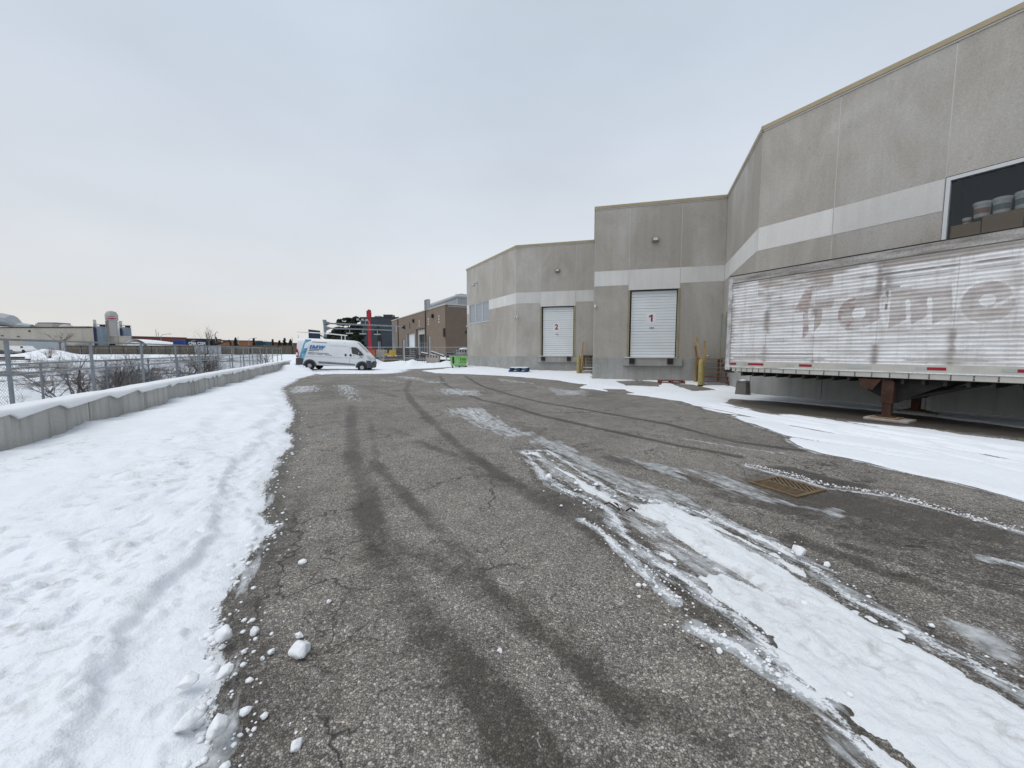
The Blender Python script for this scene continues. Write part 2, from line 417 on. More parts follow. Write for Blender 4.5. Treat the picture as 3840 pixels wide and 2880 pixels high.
def copyobj(o, parent=None, loc=None, name=None):
    c = o.copy(); C.objects.link(c)
    if parent: c.parent = parent
    if loc: c.location = loc
    return c
def copy_tree(o, parent=None):
    c = o.copy(); C.objects.link(c); c.parent = parent
    for ch in list(o.children): copy_tree(ch, c)
    return c
def text_obj(name, s, size, m, parent, loc, rot, extrude=.004, shear=0., bold=0., sx=1.0, align='CENTER'):
    cu = bpy.data.curves.new(name, 'FONT'); cu.body = s; cu.size = size; cu.extrude = extrude; cu.shear = shear; cu.offset = bold; cu.align_x = align; cu.align_y = 'CENTER'
    tmp = bpy.data.objects.new('tmp', cu); C.objects.link(tmp)
    me = bpy.data.meshes.new_from_object(tmp.evaluated_get(bpy.context.evaluated_depsgraph_get()))
    bpy.data.objects.remove(tmp); me.materials.clear(); me.materials.append(MATS[m])
    o = bpy.data.objects.new(name, me); C.objects.link(o); o.parent = parent; o.location = loc; o.rotation_euler = rot; o.scale = (sx, 1, 1)
    return o
def grid(name, xs, ys, Z, keep, m, attrs=None, color=None, XY=None, smooth=True):
    X, Y = XY if XY else np.meshgrid(xs, ys)
    ny, nx = X.shape
    idx = np.arange(nx * ny).reshape(ny, nx)
    q = np.stack([idx[:-1, :-1], idx[:-1, 1:], idx[1:, 1:], idx[1:, :-1]], -1).reshape(-1, 4)
    if keep is not None:
        k = keep.ravel(); q = q[k[q].any(1)]
    used = np.unique(q); rm = np.full(nx * ny, -1); rm[used] = np.arange(len(used)); q = rm[q]
    co = np.stack([X, Y, Z], -1).reshape(-1, 3)[used].astype(np.float32)
    me = bpy.data.meshes.new(name); me.vertices.add(len(co)); me.vertices.foreach_set('co', co.ravel())
    me.loops.add(q.size); me.loops.foreach_set('vertex_index', q.ravel().astype(np.int32))
    me.polygons.add(len(q)); me.polygons.foreach_set('loop_start', np.arange(0, q.size, 4, dtype=np.int32))
    me.update(calc_edges=True); me.validate()
    for k, v in (attrs or {}).items():
        a = me.attributes.new(k, 'FLOAT', 'POINT'); a.data.foreach_set('value', np.asarray(v).ravel()[used].astype(np.float32))
    if color is not None:
        a = me.attributes.new('paint', 'FLOAT_COLOR', 'POINT'); cc = np.concatenate([color.reshape(-1, 3)[used], np.ones((len(used), 1))], 1).astype(np.float32)
        a.data.foreach_set('color', cc.ravel())
    if smooth: me.shade_smooth()
    me.materials.append(MATS[m])
    o = bpy.data.objects.new(name, me); C.objects.link(o)
    return o
def graded(lo, hi, a, b_, d, g):      # spacing d inside [a,b], growing by g outside
    mid = list(np.arange(a, b_ + d * .5, d)); l, r = [], []
    x, s = a, d
    while x > lo: s *= g; x -= s; l.append(x)
    x, s = mid[-1], d
    while x < hi: s *= g; x += s; r.append(x)
    return np.array(l[::-1] + mid + r)
def logy(a, b_, k):
    r = [a]
    while r[-1] < b_: r.append(r[-1] * (1 + k))
    return np.array(r)

# ---------------------------------------------------------------- ground features, metres on the yard
EDGE = [(-1.12,1.28),(-1.11,1.31),(-1.11,1.38),(-1.2,1.45),(-1.27,1.58),(-1.33,1.73),(-1.45,1.85),(-1.58,2.05),(-1.71,2.21),(-1.82,2.48),(-1.92,2.74),(-1.95,2.92),(-2.01,3.26),(-2.15,3.29),(-2.33,3.48),(-2.48,3.82),(-2.77,4.23),(-2.99,4.73),(-3.33,5.37),(-3.53,6.04),(-3.99,6.9),(-4.27,7.11),(-4.81,8.32),(-5.48,9.59),(-6.62,11.27),(-8.15,13.66),(-9.45,15.64),(-11.29,20.14),(-12.26,23.12),(-13.03,26.05)]
FAR = [(-10.99,18.77),(-12.59,22.4),(-12.26,23.89),(-12.23,25.52),(-10.29,25.94),(-9.2,26.17),(-8.34,27.21),(-8.51,30.39),(-9.43,39.52),(-6.91,43.26)]
RB = [(-7.16,30.01),(-5.33,26.46),(-3.94,25.25),(-1.76,23.98),(0.46,22.47),(2.33,20.36),(3.48,17.93)]
RB2 = [(2.77,16.2),(4.43,13.29),(5.09,11.77),(5.1,10.14),(5.16,8.9),(4.99,7.81),(4.94,6.96),(4.68,6.43),(4.56,5.97),(4.58,5.64),(4.8,5.12),(4.91,4.64),(5.09,4.32),(5.18,3.79)]
UNDERlow = [(6.3,11.25),(6.31,9.4),(6.83,9.06),(7.49,8.06),(8.14,7.36),(8.67,6.43)]
UNDERtop = [(7.11,12.33),(8.15,11.77),(9.21,9.94),(9.81,8.9),(10.05,7.47)]
PATCH1 = [(5.42,19.75),(6.65,20.37),(7.37,19.17),(6.34,16.73),(5.15,17.29)]
PATCH2 = [(7.66,18.52),(8.43,17.88),(8.16,15.25),(6.99,14.81)]
PATCH3 = [(3.78,15.71),(4.45,15.52),(4.51,14.01),(3.61,14.01)]
TRK1 = [(5.41,10.78),(5.64,9.75),(5.99,7.93),(6.37,6.43),(6.42,4.73)]
STL = [(0.18,5.8),(0.29,5.09),(0.39,4.53),(0.56,4.18),(0.78,3.79),(0.92,3.57),(0.93,3.04),(1.0,2.79),(1.04,2.64),(1.11,2.5),(1.18,2.39),(1.21,2.22),(1.3,2.07),(1.34,1.93),(1.3,1.64),(1.35,1.54),(1.34,1.45),(1.33,1.36),(1.34,1.31),(1.34,1.26)]
STR = [(0.53,5.83),(0.81,5.02),(1.05,4.18),(1.26,3.97),(1.59,3.74),(1.8,3.47),(1.96,3.12),(2.07,2.89),(2.09,2.73),(2.1,2.55),(2.11,2.41),(2.07,2.2),(2.18,2.05),(2.18,1.91),(2.25,1.77),(2.25,1.66),(2.27,1.59),(2.28,1.39)]
ICE1 = [(-1.55,10.09),(-0.94,10.33),(-0.38,9.02),(0.16,7.44),(0.35,7.06),(0.17,6.72),(-0.09,6.52),(-0.67,8.0)]
ICE2 = [(0.33,6.72),(0.82,6.52),(1.19,5.09),(1.51,4.44),(1.79,3.93),(1.96,3.52),(1.75,3.41),(1.24,3.9),(0.81,5.02)]
ICE3 = [(2.34,4.87),(2.66,4.73),(2.7,4.17),(2.91,3.79),(3.15,3.62),(3.02,3.52),(2.64,3.73),(2.33,4.17)]
ICE4 = [(1.33,5.57),(1.67,5.51),(1.93,5.02),(2.1,4.73),(2.1,4.48),(1.76,5.02)]
CRUMB = [(3.14,5.07),(3.41,4.64),(3.55,4.25),(3.98,3.97),(4.12,3.57),(4.28,3.11)]
WETG = [(3.32,5.07),(3.71,5.07),(4.08,4.17),(3.56,4.32)]
WETH = [(2.52,4.04),(3.63,4.11),(4.02,3.57),(4.18,3.04),(3.86,2.79),(3.52,3.11),(3.08,3.47),(2.53,3.57)]
SLUSH = [(0.62,3.37),(0.74,3.15),(0.83,2.79),(0.89,2.58),(0.94,2.38),(0.99,2.22)]
SLUSH2 = [(1.0,1.99),(1.08,1.91),(1.16,1.85),(1.19,1.74),(1.26,1.65),(1.34,1.55)]
PATR = [(2.99,2.49),(3.1,2.46),(3.22,2.31),(3.07,2.19),(2.99,2.26)]
PATR2 = [(2.45,2.07),(2.55,2.03),(2.64,1.93),(2.59,1.83),(2.4,1.69),(2.34,1.83)]
T1 = [(-4.52,10.82),(-3.37,7.96),(-2.67,6.39),(-2.18,5.19),(-1.61,4.12),(-1.39,3.54),(-1.13,3.08),(-0.99,2.76)]
T1b = [(-0.99,2.75),(-0.8,2.56),(-0.54,2.11),(-0.33,1.84),(-0.17,1.65),(-0.02,1.46),(0.12,1.26)]
T2 = [(-5.31,20.01),(-4.29,15.48),(-3.1,11.79),(-2.05,9.07),(-1.39,7.36),(-0.85,6.09),(-0.38,5.05),(0.01,4.36),(0.3,3.83),(0.54,3.45),(0.72,3.08)]
T3 = [(-4.27,22.91),(-3.22,18.35),(-2.31,15.48),(-0.99,12.15),(0.02,10.53),(0.7,9.07),(1.53,7.8),(2.63,6.19),(3.28,5.48)]
T4 = [(-2.85,23.24),(-1.24,16.79),(0.02,13.39),(0.88,11.45),(1.95,9.99),(3.25,7.96),(3.74,6.39),(4.43,5.81)]
T5 = [(-6.05,15.98),(-5.05,14.62),(-3.89,12.95)]
T6 = [(-5.88,16.33),(-5.26,17.12),(-5.13,19.6)]
T7 = [(-1.57,6.39),(-1.1,5.81),(-0.6,5.33),(-0.18,4.92)]
T8 = [(-2.6,7.8),(-1.86,6.84)]
ICEA = [(-7.95,17.51),(-6.85,16.9),(-4.7,11.79),(-5.07,12.14)]
ICEB = [(-9.54,16.18),(-8.69,17.02),(-7.57,14.59),(-7.89,13.54)]
ICEC = [(-6.76,23.19),(-5.33,21.96),(-3.36,19.19),(-4.21,18.78)]
ICED = [(-2.65,15.79),(-1.44,14.9),(-1.39,13.39),(-2.21,14.1)]
ICEE = [(-2.58,23.22),(-0.78,21.69),(1.2,18.35),(0.03,19.56)]
ICEF = [(1.32,17.16),(2.31,15.19),(3.01,15.48),(2.61,13.39),(1.54,13.39)]
GRATE = [(2.78,4.42),(3.21,4.61),(3.52,4.18),(3.01,3.94)]
LUMPS = [(-1.05,1.8),(-1.38,1.95),(-1.12,1.92),(-1.1,2.2),(-1.45,1.85),(-0.82,1.35),(-1.02,1.47),(-1.12,1.37),(-1.2,1.81),(-1.33,1.81),(-1.21,1.79),(-1.38,1.6),(-1.12,1.52),(-0.06,1.82),(1.04,1.82),(0.81,2.36),(2.09,2.7),(0.79,2.25),(-1.69,2.17),(-1.07,1.76),(-1.25,1.72),(-1.38,1.58),(-1.23,1.46),(-1.22,1.31),(-1.25,1.41)]
WALL0, WAZ = (-7.2, 5.45), R(-23.3)            # front foot of the retaining wall, and its direction
WD = (math.sin(WAZ), math.cos(WAZ)); WN = (-WD[1], WD[0])      # along, and away from the yard
def wall_pt(t, o=0., z=0.): return (WALL0[0] + WD[0] * t + WN[0] * o, WALL0[1] + WD[1] * t + WN[1] * o, z)
WALL_END = 31.0
# corners of the warehouse front, left to right
P00, P0, P2b, P1, P2, P3 = (-4.16, 36.05), (.304, 28.18), (5.61, 26.79), (4.38, 20.89), (10.44, 19.31), (8.484, 13.671)
P5 = (P3[0] + .5 * 17, P3[1] - .866 * 17)

# ---------------------------------------------------------------- yard
xs = graded(-25, 17, -3.6, 4.6, .028, 1.03); ys = np.concatenate([np.arange(-5, 1.05, .1), logy(1.1, 50, .013)])
X, Y = np.meshgrid(xs, ys)
Z = gz(X, Y) + .012 * (fbm(X * .35, Y * .35, 3, 3) - .5) - .035 * np.exp(-((X - 3.15) ** 2 + (Y - 4.3) ** 2) / .9)
Z = np.where(X < -6, Z, Z)
nz = .10 * (fbm(X * 2.2, Y * 2.2, 4, 5) - .5)
def track(pl, w, k=1.0, soft=.6): return k * (1 - sst(w * (1 - soft), w * (1 + soft), dist_line(X, Y, pl) + nz * (.35 + w * 3)))
wet_shade = np.zeros(X.shape)
for pl, w, k in ((T1, .125, .95), (T1b, .12, 1.0), (T2, .11, .95), (T3, .085, 1.4), (T4, .08, 1.3), (T5, .12, .8), (T6, .10, .7), (T7, .10, .8), (T8, .08, .65), ([(-3.2, 8.6), (-2.0, 5.6), (-1.75, 4.4)], .06, .6), ([(-2.2, 3.9), (-1.9, 3.2), (-1.6, 2.7)], .10, .55),
                 ([(-1.6, 4.1), (-1.2, 3.1), (-.75, 2.3), (-.2, 1.75), (.3, 1.3)], .10, .6), ([(-.95, 2.6), (-1.0, 1.9), (-.8, 1.5)], .1, .35), ([(.0, 4.3), (.55, 3.35), (.95, 2.6), (1.1, 2.1)], .13, .8), ([(.1, 2.3), (.45, 1.75), (.8, 1.35)], .07, .7),
                 ([(2.2, 4.0), (2.7, 3.55), (3.3, 3.0), (3.8, 2.4)], .12, .8), ([(2.3, 3.0), (2.6, 2.5), (2.9, 2.0)], .1, .75), ([(2.6, 2.9), (3.1, 2.35), (3.6, 1.9)], .07, .7), ([(1.4, 5.4), (1.9, 4.8), (2.35, 4.2), (2.6, 3.6)], .14, .8),
                 ([(-8.5, 18.), (-7.4, 15.5), (-6.2, 13.)], .5, .5), ([(-1.5, 9.8), (-.2, 8.4), (.5, 7.1)], .22, .55)):
    wet_shade = np.maximum(wet_shade, track(pl, w, k * .82) * (.42 + .95 * fbm(X * 1.7 + w * 50, Y * 1.3, 4, 8)))
for pl, w, k in ((T1, .20, .36), (T1b, .18, .46), (T2, .17, .36), (T7, .16, .40), ([(-1.9, 5.2), (-1.35, 4.3), (-.7, 3.3), (-.1, 2.3), (.5, 1.5)], .08, .7), ([(-.4, 4.9), (.2, 4.1), (.75, 3.2)], .22, .75), ([(-.9, 2.9), (-.3, 2.45), (.1, 2.0), (.5, 1.6)], .10, .6)): wet_shade = np.maximum(wet_shade, track(pl, w, k) * (.15 + 1.3 * fbm(X * 2.3 + w * 90, Y * 1.6, 5, 9)))
for pg, k in ((WETG, 1.0), (WETH, .82)): wet_shade = np.maximum(wet_shade, k * sst(-.07, .10, sdf(X, Y, pg) + nz * .9))
wet_shade = np.maximum(wet_shade, .62 * sst(-.3, .3, sdf(X, Y, [(2.3, 4.6), (3.3, 4.9), (4.3, 3.6), (4.6, 2.4), (3.6, 1.8), (2.6, 2.9)]) + nz * 3))
UNDER = UNDERlow + [(9.4, 5.0), (11.5, 1.0), (12.6, 2.0), (10.9, 6.0)] + UNDERtop[::-1]
wet_shade = np.maximum(wet_shade, .8 * sst(-.2, .5, sdf(X, Y, UNDER) + nz * 2))  # ground darkened under the trailer, shade painted into the asphalt
LEFT = [(-.85, .2)] + [(-1.05, .9)] + EDGE + [(-15.5, 28.9), (-18.9, 32.9), wall_pt(WALL_END, .5)[:2], wall_pt(0, .5)[:2], wall_pt(-9, .5)[:2], (-3, -3.5)]
STRIP = STL + [(1.34, .6), (2.3, .6)] + STR[::-1]
wet_shade = np.maximum(wet_shade, .62 * (1 - sst(.05, .34, np.abs(sdf(X, Y, LEFT)) + nz * 1.6)))
wet_shade = np.maximum(wet_shade, .72 * (1 - sst(.03, .26, np.abs(sdf(X, Y, STRIP)) + nz * 1.4)))
RIGHT = RB + RB2 + [(5.2, 2.0), (5.5, -3), (17, -3), P5, P3, P2, P1, P2b, P0, P00, (-6.0, 39.5), (-5.2, 36), (-5.8, 31.5)]
wet_shade = np.maximum(wet_shade, .6 * (1 - sst(.02, .22, np.abs(sdf(X, Y, RIGHT)) + nz)))
ice = np.zeros(X.shape)
farf = np.clip(Y / 7, .35, 2.4)
rag = (fbm(X * 1.1 / farf, Y * .8 / farf, 5, 6) - .5) * 1.5 * farf
for pg in (ICE1, ICE2, ICE3, ICE4, PATR, PATR2, ICEA, ICEB, ICEC, ICED, ICEE, ICEF): ice = np.maximum(ice, .68 * sst(-.30 * farf, .22 * farf, sdf(X, Y, pg) + rag * .55))
for pl, w, k in ((CRUMB, .07, .55), (SLUSH, .05, .85), (SLUSH2, .06, .9), ([(-6.9, 20.5), (-5.5, 19.2)], .2, .6), ([(3.5, 2.7), (4.1, 2.2), (4.6, 1.8)], .09, .7), ([(3.0, 6.6), (3.7, 5.9), (4.3, 5.4)], .05, .7)):
    ice = np.maximum(ice, k * (1 - sst(w * .5, w * 1.6, dist_line(X, Y, pl) + nz * .5)))
dS = sdf(X, Y, STRIP); ice = np.maximum(ice, .62 * (1 - sst(.0, .22, np.abs(dS) + nz))); ice = np.maximum(ice, .58 * sst(0, .2, dS))
ice = np.maximum(ice, .5 * (1 - sst(.0, .14, np.abs(sdf(X, Y, LEFT)) + nz)))
frost = np.zeros(X.shape)
dl = -sdf(X, Y, LEFT); frost = np.maximum(frost, .80 * np.exp(-np.clip(dl + .05 + rag * .10, 0, 9) / (.11 * farf ** .8)))
ds = -sdf(X, Y, STRIP); frost = np.maximum(frost, .72 * np.exp(-np.abs(ds + nz * .8) / .085)); frost = np.maximum(frost, .40 * sst(0., .1, -ds))
dr_ = -sdf(X, Y, RIGHT); frost = np.maximum(frost, .62 * np.exp(-np.abs(dr_ + nz) / .10))
for pl, w, k in ((CRUMB, .05, .72), (SLUSH, .035, .75), (SLUSH2, .035, .8), ([(-.35, 1.9), (0., 1.5), (.2, 1.3)], .10, .26), ([(-1.2, 2.3), (-.6, 1.6)], .16, .28), ([(3.5, 2.7), (4.1, 2.2), (4.6, 1.8)], .06, .6)): frost = np.maximum(frost, k * np.exp(-(dist_line(X, Y, pl) / w) ** 2))
BACK = [(-19.5, 33.5), (-14.6, 28.4), (-12.5, 24.6), (-11.6, 25.6), (-10.3, 25.9), (-9.2, 26.2), (-8.4, 27.3), (-8.5, 30.4), (-9.0, 33.5), (-7.0, 35.6), (-4.8, 36.8), (-3.0, 40), (-3, 46), (-25, 46)]
frost = np.maximum(frost, .72 * np.exp(-np.clip(-sdf(X, Y, BACK) + rag * .25, 0, 9) / .8))
for pg in (ICE1, ICEA, ICEB, ICED, ICEF, ICEE, PATR): frost = np.maximum(frost, .50 * sst(-.1 * farf, .4 * farf, sdf(X, Y, pg) + rag * .8))
side = (X - WALL0[0]) * WN[0] + (Y - WALL0[1]) * WN[1]
yard = grid('asphalt_yard', xs, ys, Z, side < .15, 'asphalt', {'wet_shade': wet_shade, 'ice': ice, 'frost': frost})
tag(yard, kind='structure')

# ---------------------------------------------------------------- snow on the yard
def rough_snow(X, Y, s): return fbm(X * 3.1, Y * 3.1, 5, s) - .5
# bank along the retaining wall
xs = graded(-24, -.7, -3.3, -.95, .015, 1.028); xs = xs[xs < -.7]; ys = np.concatenate([np.arange(-2, .9, .08), logy(.9, 34.5, .0092)])
X, Y = np.meshgrid(xs, ys)
far = np.clip(Y / 6, .6, 3.0)
d0 = sdf(X, Y, LEFT)
d = d0 + (.20 * (fbm(X * 1.6, Y * 1.6, 4, 11) - .5) + .16 * (fbm(X * 7, Y * 7, 3, 12) - .5)) * far ** .7
dw = np.abs((X - WALL0[0]) * WN[0] + (Y - WALL0[1]) * WN[1])
al = (X - WALL0[0]) * WD[0] + (Y - WALL0[1]) * WD[1]
T = -.02 + .045 * sst(-.02, .16, d) + .055 * sst(.18, .55, d) + .06 * sst(.5, 1.6, d)
ledge = sst(.36, .44, d + .25 * (fbm(X * 2.5, Y * 2.5, 3, 15) - .5)); T += .045 * ledge * sst(30, 6, Y)
trod = np.exp(-((d0 - 1.1 - .05 * Y) / (.55 + .06 * Y)) ** 2)
T += (.030 * sst(.05, .4, d) + .045 * trod) * rough_snow(X, Y, 21) * 1.5 + .022 * (fbm(X * 13, Y * 13, 4, 22) - .5) * sst(.0, .3, d) * sst(3.2, .5, d) * sst(14, 4, Y)
pits = fbm(X * 9, Y * 9, 3, 31); T -= .030 * sst(.58, .75, pits) * (.35 + trod) * sst(.1, .5, d)
clump = .6 * vn(X * 11, Y * 11, 41) + .4 * vn(X * 23, Y * 23, 42); T += .034 * sst(.62, .9, clump) * sst(.04, .15, d) * sst(.85, .4, d)
foot = np.exp(-((np.mod(al + .4 * vn(al * .9, al * 0, 7), .72) - .36) / .15) ** 2) * np.exp(-((dw - 2.1 - .15 * np.sin(al * 1.9)) / .20) ** 2); T -= .045 * foot
T += np.exp(-dw / .30) * (.10 * sst(.35, .8, vn(al * 1.25, al * 0, 51)) - .035)
T += .32 * np.exp(-((dist_line(X, Y, [(-17.3, 29.4), (-15.4, 28.7), (-13.9, 28.3)]) / .75) ** 2)) * (.7 + .6 * fbm(X * 1.5, Y * 1.5, 3, 61))
T = np.where(d < 0, np.minimum(T, -.02 + d * .2), T)
dirt = 1.0 * trod * sst(9, 2.5, Y) * sst(.40, .60, fbm(X * 1.2, Y * 1.2, 3, 71)) + .25 * sst(.25, .0, d)
ZL = gz(X, Y) + T
o = grid('snow_bank', xs, ys, ZL, (T > -.03) & (dw * np.sign((X - WALL0[0]) * WN[0] + (Y - WALL0[1]) * WN[1]) < .2), 'snow', {'dirt': dirt})
tag(o, 'trodden snow bank lying along the concrete retaining wall', 'snow', kind='stuff')
# packed strip down the middle
xs = np.arange(-.1, 3.0, .0125); ys = np.concatenate([np.arange(.6, 1.15, .02), logy(1.15, 6.6, .0062)])
X, Y = np.meshgrid(xs, ys)
u_, w_ = -X * .38 + Y * .92, X * .92 + Y * .38           # along / across the strip
d = sdf(X, Y, STRIP) - .02 + .36 * (fbm(w_ * 3.2, u_ * 1.5, 5, 81) - .5) + .10 * (fbm(X * 12, Y * 12, 3, 82) - .5)
T = -.012 + .028 * sst(-.02, .14, d) + .012 * sst(.12, .42, d)
T += .040 * (fbm(w_ * 9, u_ * 1.1, 4, 83) - .5) + .042 * rough_snow(X * 2, Y * 2, 84) + .020 * (fbm(X * 26, Y * 26, 3, 87) - .5)
hole2 = sst(.592 - .05 * sst(2.6, 4.2, u_), .65 - .04 * sst(2.6, 4.2, u_), fbm(w_ * 6.5, u_ * 1.0, 5, 88)); T -= .045 * hole2 * (.25 + .75 * sst(.9, 2.0, u_))
hole = sst(.52, .62, fbm(w_ * 4.2, u_ * .9, 4, 85)); T -= .05 * hole * sst(.20, .05, d - .35 * sst(1.6, 2.8, u_))
groove = np.exp(-((w_ - 2.20 - .06 * np.sin(u_ * 1.3)) / .045) ** 2) * sst(.47, .56, fbm(u_ * 1.9, u_ * 0, 3, 89)); T -= .05 * groove
T = np.where(d < 0, np.minimum(T, d * .3), T)
dirt = (.7 + .5 * sst(2.2, 3.4, u_)) * sst(.38, .58, fbm(w_ * 3, u_ * .9, 4, 86)) + .6 * sst(.14, .0, d)
o = grid('packed_snow_strip', xs, ys, gz(X, Y) + T, T > -.012, 'snowpack', {'dirt': dirt})
tag(o, 'strip of packed dirty snow running across the asphalt', 'snow', kind='stuff')
# band along the warehouse and under the trailer
xs = graded(-10, 17, 2.5, 9, .045, 1.02); ys = np.concatenate([np.arange(-3, 2.5, .1), logy(2.5, 42, .0085)])
X, Y = np.meshgrid(xs, ys)
d = sdf(X, Y, RIGHT) + .14 * (fbm(X * 1.3, Y * 1.3, 4, 91) - .5) * np.clip(Y / 6, .5, 2.5)
UNDER = UNDERlow + [(9.4, 5.0), (11.5, 1.0), (12.6, 2.0), (10.9, 6.0)] + UNDERtop[::-1]
for pg, k in ((UNDER, 1), (PATCH1, .8), (PATCH2, .7), (PATCH3, .8)):
    d = np.minimum(d, -(sdf(X, Y, pg) + (.32 * (fbm(X * 2.0, Y * 2.0, 4, 92) - .5)) * k))
T = -.015 + .042 * sst(-.02, .14, d) + .035 * sst(.2, 1.1, d) + .022 * (fbm(X * .8, Y * .8, 4, 93) - .5) + .008 * rough_snow(X * 2, Y * 2, 94)
for off in (-.25, 0., .17, .52, .66, 1.15, 1.3):
    pl = [(x + off * .87, y + off * .5) for x, y in TRK1]; T -= .036 * np.exp(-((dist_line(X, Y, pl) + .03 * (fbm(X * 3, Y * 3, 3, 97) - .5)) / .055) ** 2)
DW = np.minimum(dist_line(X, Y, [P00, P0, P2b, P1, P2]), dist_line(X, Y, [P2, P3, P5])); T += .05 * np.exp(-DW / .35) * (.4 + fbm(X * 1.1, Y * 1.1, 3, 95))
st = sst(.55, .68, fbm((X * .87 + Y * .5) * 3.5, (Y * .87 - X * .5) * .35, 4, 96)); T -= .065 * st * sst(13, 5, Y) * (.55 + .45 * sst(1.6, .2, d))
T = np.where(d < 0, np.minimum(T, d * .15), T)
o = grid('building_snow', xs, ys, gz(X, Y) + T, (T > -.02), 'snow', {'dirt': .25 * sst(.25, 0, d)})
tag(o, 'tyre marked snow lying along the warehouse foundation', 'snow', kind='stuff')
# back of the yard: thin snow and the ploughed ridge
xs = np.arange(-22, 1, .07); ys = np.arange(24.5, 46, .07)
X, Y = np.meshgrid(xs, ys)
BACK = [(-19.5, 33.5), (-14.6, 28.4), (-12.5, 24.6), (-11.6, 25.6), (-10.3, 25.9), (-9.2, 26.2), (-8.4, 27.3), (-8.5, 30.4), (-9.0, 33.5), (-7.0, 35.6), (-4.8, 36.8), (-3.0, 40), (-3, 46), (-25, 46)]
dB = sdf(X, Y, BACK); d = dB + 1.3 * sst(32, 28, Y) * (fbm(X * .55, Y * 1.1, 4, 105) - .5) + .5 * (fbm(X * .9, Y * .9, 4, 101) - .5)
T = -.02 + .05 * sst(-.05, .3, d) + .03 * (fbm(X * 1.2, Y * 2.4, 4, 102) - .5) - .05 * sst(.56, .66, fbm(X * .35, Y * 1.3, 4, 103)) * sst(35, 31, Y)
for ax, ay, bx, by, hh, ww in ((-12.9, 36.6, -9.8, 37.2, .52, .9), (-9.3, 37.2, -6.4, 37.8, .34, .8), (-6.0, 37.8, -4.6, 38.6, .2, .9), (-13.4, 36.3, -13.6, 38.0, .35, .8)):
    T += hh * np.exp(-(dist_line(X, Y, [(ax, ay), (bx, by)]) / ww) ** 2) * (.62 + .75 * fbm(X * 1.7, Y * 1.7, 5, 104))
T = np.where(d < 0, np.minimum(T, d * .2), T)
o = grid('ploughed_snow', xs, ys, gz(X, Y) + T, T > -.025, 'snow', {'dirt': .2 * sst(.3, 0, d)})
tag(o, 'ploughed ridge of snow at the back of the yard', 'snow', kind='stuff')

# ---------------------------------------------------------------- land around the yard: pond hollow on the left, rising ground behind
def terr(X, Y):
    s = (X - WALL0[0]) * WN[0] + (Y - WALL0[1]) * WN[1]
    a = (X - WALL0[0]) * WD[0] + (Y - WALL0[1]) * WD[1]
    hollow = -2.1 * sst(1.0, 7.5, s) * sst(78, 58, Y + .25 * np.abs(X + 50) * 0) * sst(70, 40, a)
    back = .9 * sst(42, 58, Y)
    return np.where(s > .0, np.maximum(hollow, -2.1) + .25 * sst(.2, 1.2, s) * sst(5, 1, s) + 1.0 * sst(60, 84, Y), gz(X, Y) - .12 + back) + .25 * (fbm(X * .12, Y * .12, 4, 111) - .5) * sst(2, 9, s), s
xs = graded(-900, 900, -60, 18, .5, 1.06); ys = graded(-60, 1500, 0, 90, .5, 1.06)
X, Y = np.meshgrid(xs, ys); Z, s = terr(X, Y)
scrub = sst(3, 9, s) * sst(86, 74, Y) * (.20 + .22 * sst(30, 14, Y) + .35 * np.exp(-((Y - 45) / 9) ** 2) + .3 * np.exp(-((Y - 64) / 5) ** 2))
tag(grid('ground', xs, ys, Z, None, 'terrain', {'scrub': scrub}), kind='structure')
def terz(x, y): return float(terr(np.array([[float(x)]]), np.array([[float(y)]]))[0][0, 0])

# ---------------------------------------------------------------- warehouse
ROOF, BT, BB, FT = 9.09, 5.765, 4.985, 1.21
BX, BY = P1
WH = thing('warehouse', 'long beige precast warehouse with white band and two numbered dock doors', 'building', (BX, BY, 0))
class Seg:
    def __init__(s, a, b_):
        s.a = a; L = math.hypot(b_[0] - a[0], b_[1] - a[1]); s.L = L; s.d = ((b_[0] - a[0]) / L, (b_[1] - a[1]) / L); s.n = (s.d[1], -s.d[0]); s.ang = math.atan2(s.d[1], s.d[0])
    def w(s, t, o, z): return (s.a[0] + s.d[0] * t + s.n[0] * o - BX, s.a[1] + s.d[1] * t + s.n[1] * o - BY, z)
    def box(s, t0, t1, o0, o1, z0, z1, mb=None):
        mb = mb or MB(); q = s.w
        return mb.hexa([q(t0, o1, z0), q(t1, o1, z0), q(t1, o0, z0), q(t0, o0, z0), q(t0, o1, z1), q(t1, o1, z1), q(t1, o0, z1), q(t0, o0, z1)])
    def part(s, name, m, *a, parent=None): return s.box(*a).build(name, m, parent or WH)
    def mb(s, mb): return mb.xf(lambda x, y, z: s.w(x, -y, z))     # local x along, y into the wall
G = .011
def panels(sg, cuts, z0, z1, name, m, o=0., th=.12):
    for a, b_ in cuts: sg.part(name, m, a + G, b_ - G, -th, o, z0 + G * .6, z1 - G * .6)
def backing(sg, rects):
    mb = MB()
    for a, b_, z0, z1 in rects: sg.box(a, b_, -.30, -.004, z0, z1, mb)
    # keep the sealant line behind the panel face: panels run 12 cm deep, backing shows only in the joints
    mb.build('joint_sealant', 'sealant', WH)
def flash(sg, a, b_, e0=.05, e1=.05):
    fl = sg.part('parapet_flashing', 'flashing', a - e0, b_ + e1, -.25, .045, ROOF - .13, ROOF)
    sg.part('flashing_lip', 'flashlip', a - e0 * .6, b_ + e1 * .6, -.2, .022, ROOF - .175, ROOF - .132, parent=fl)
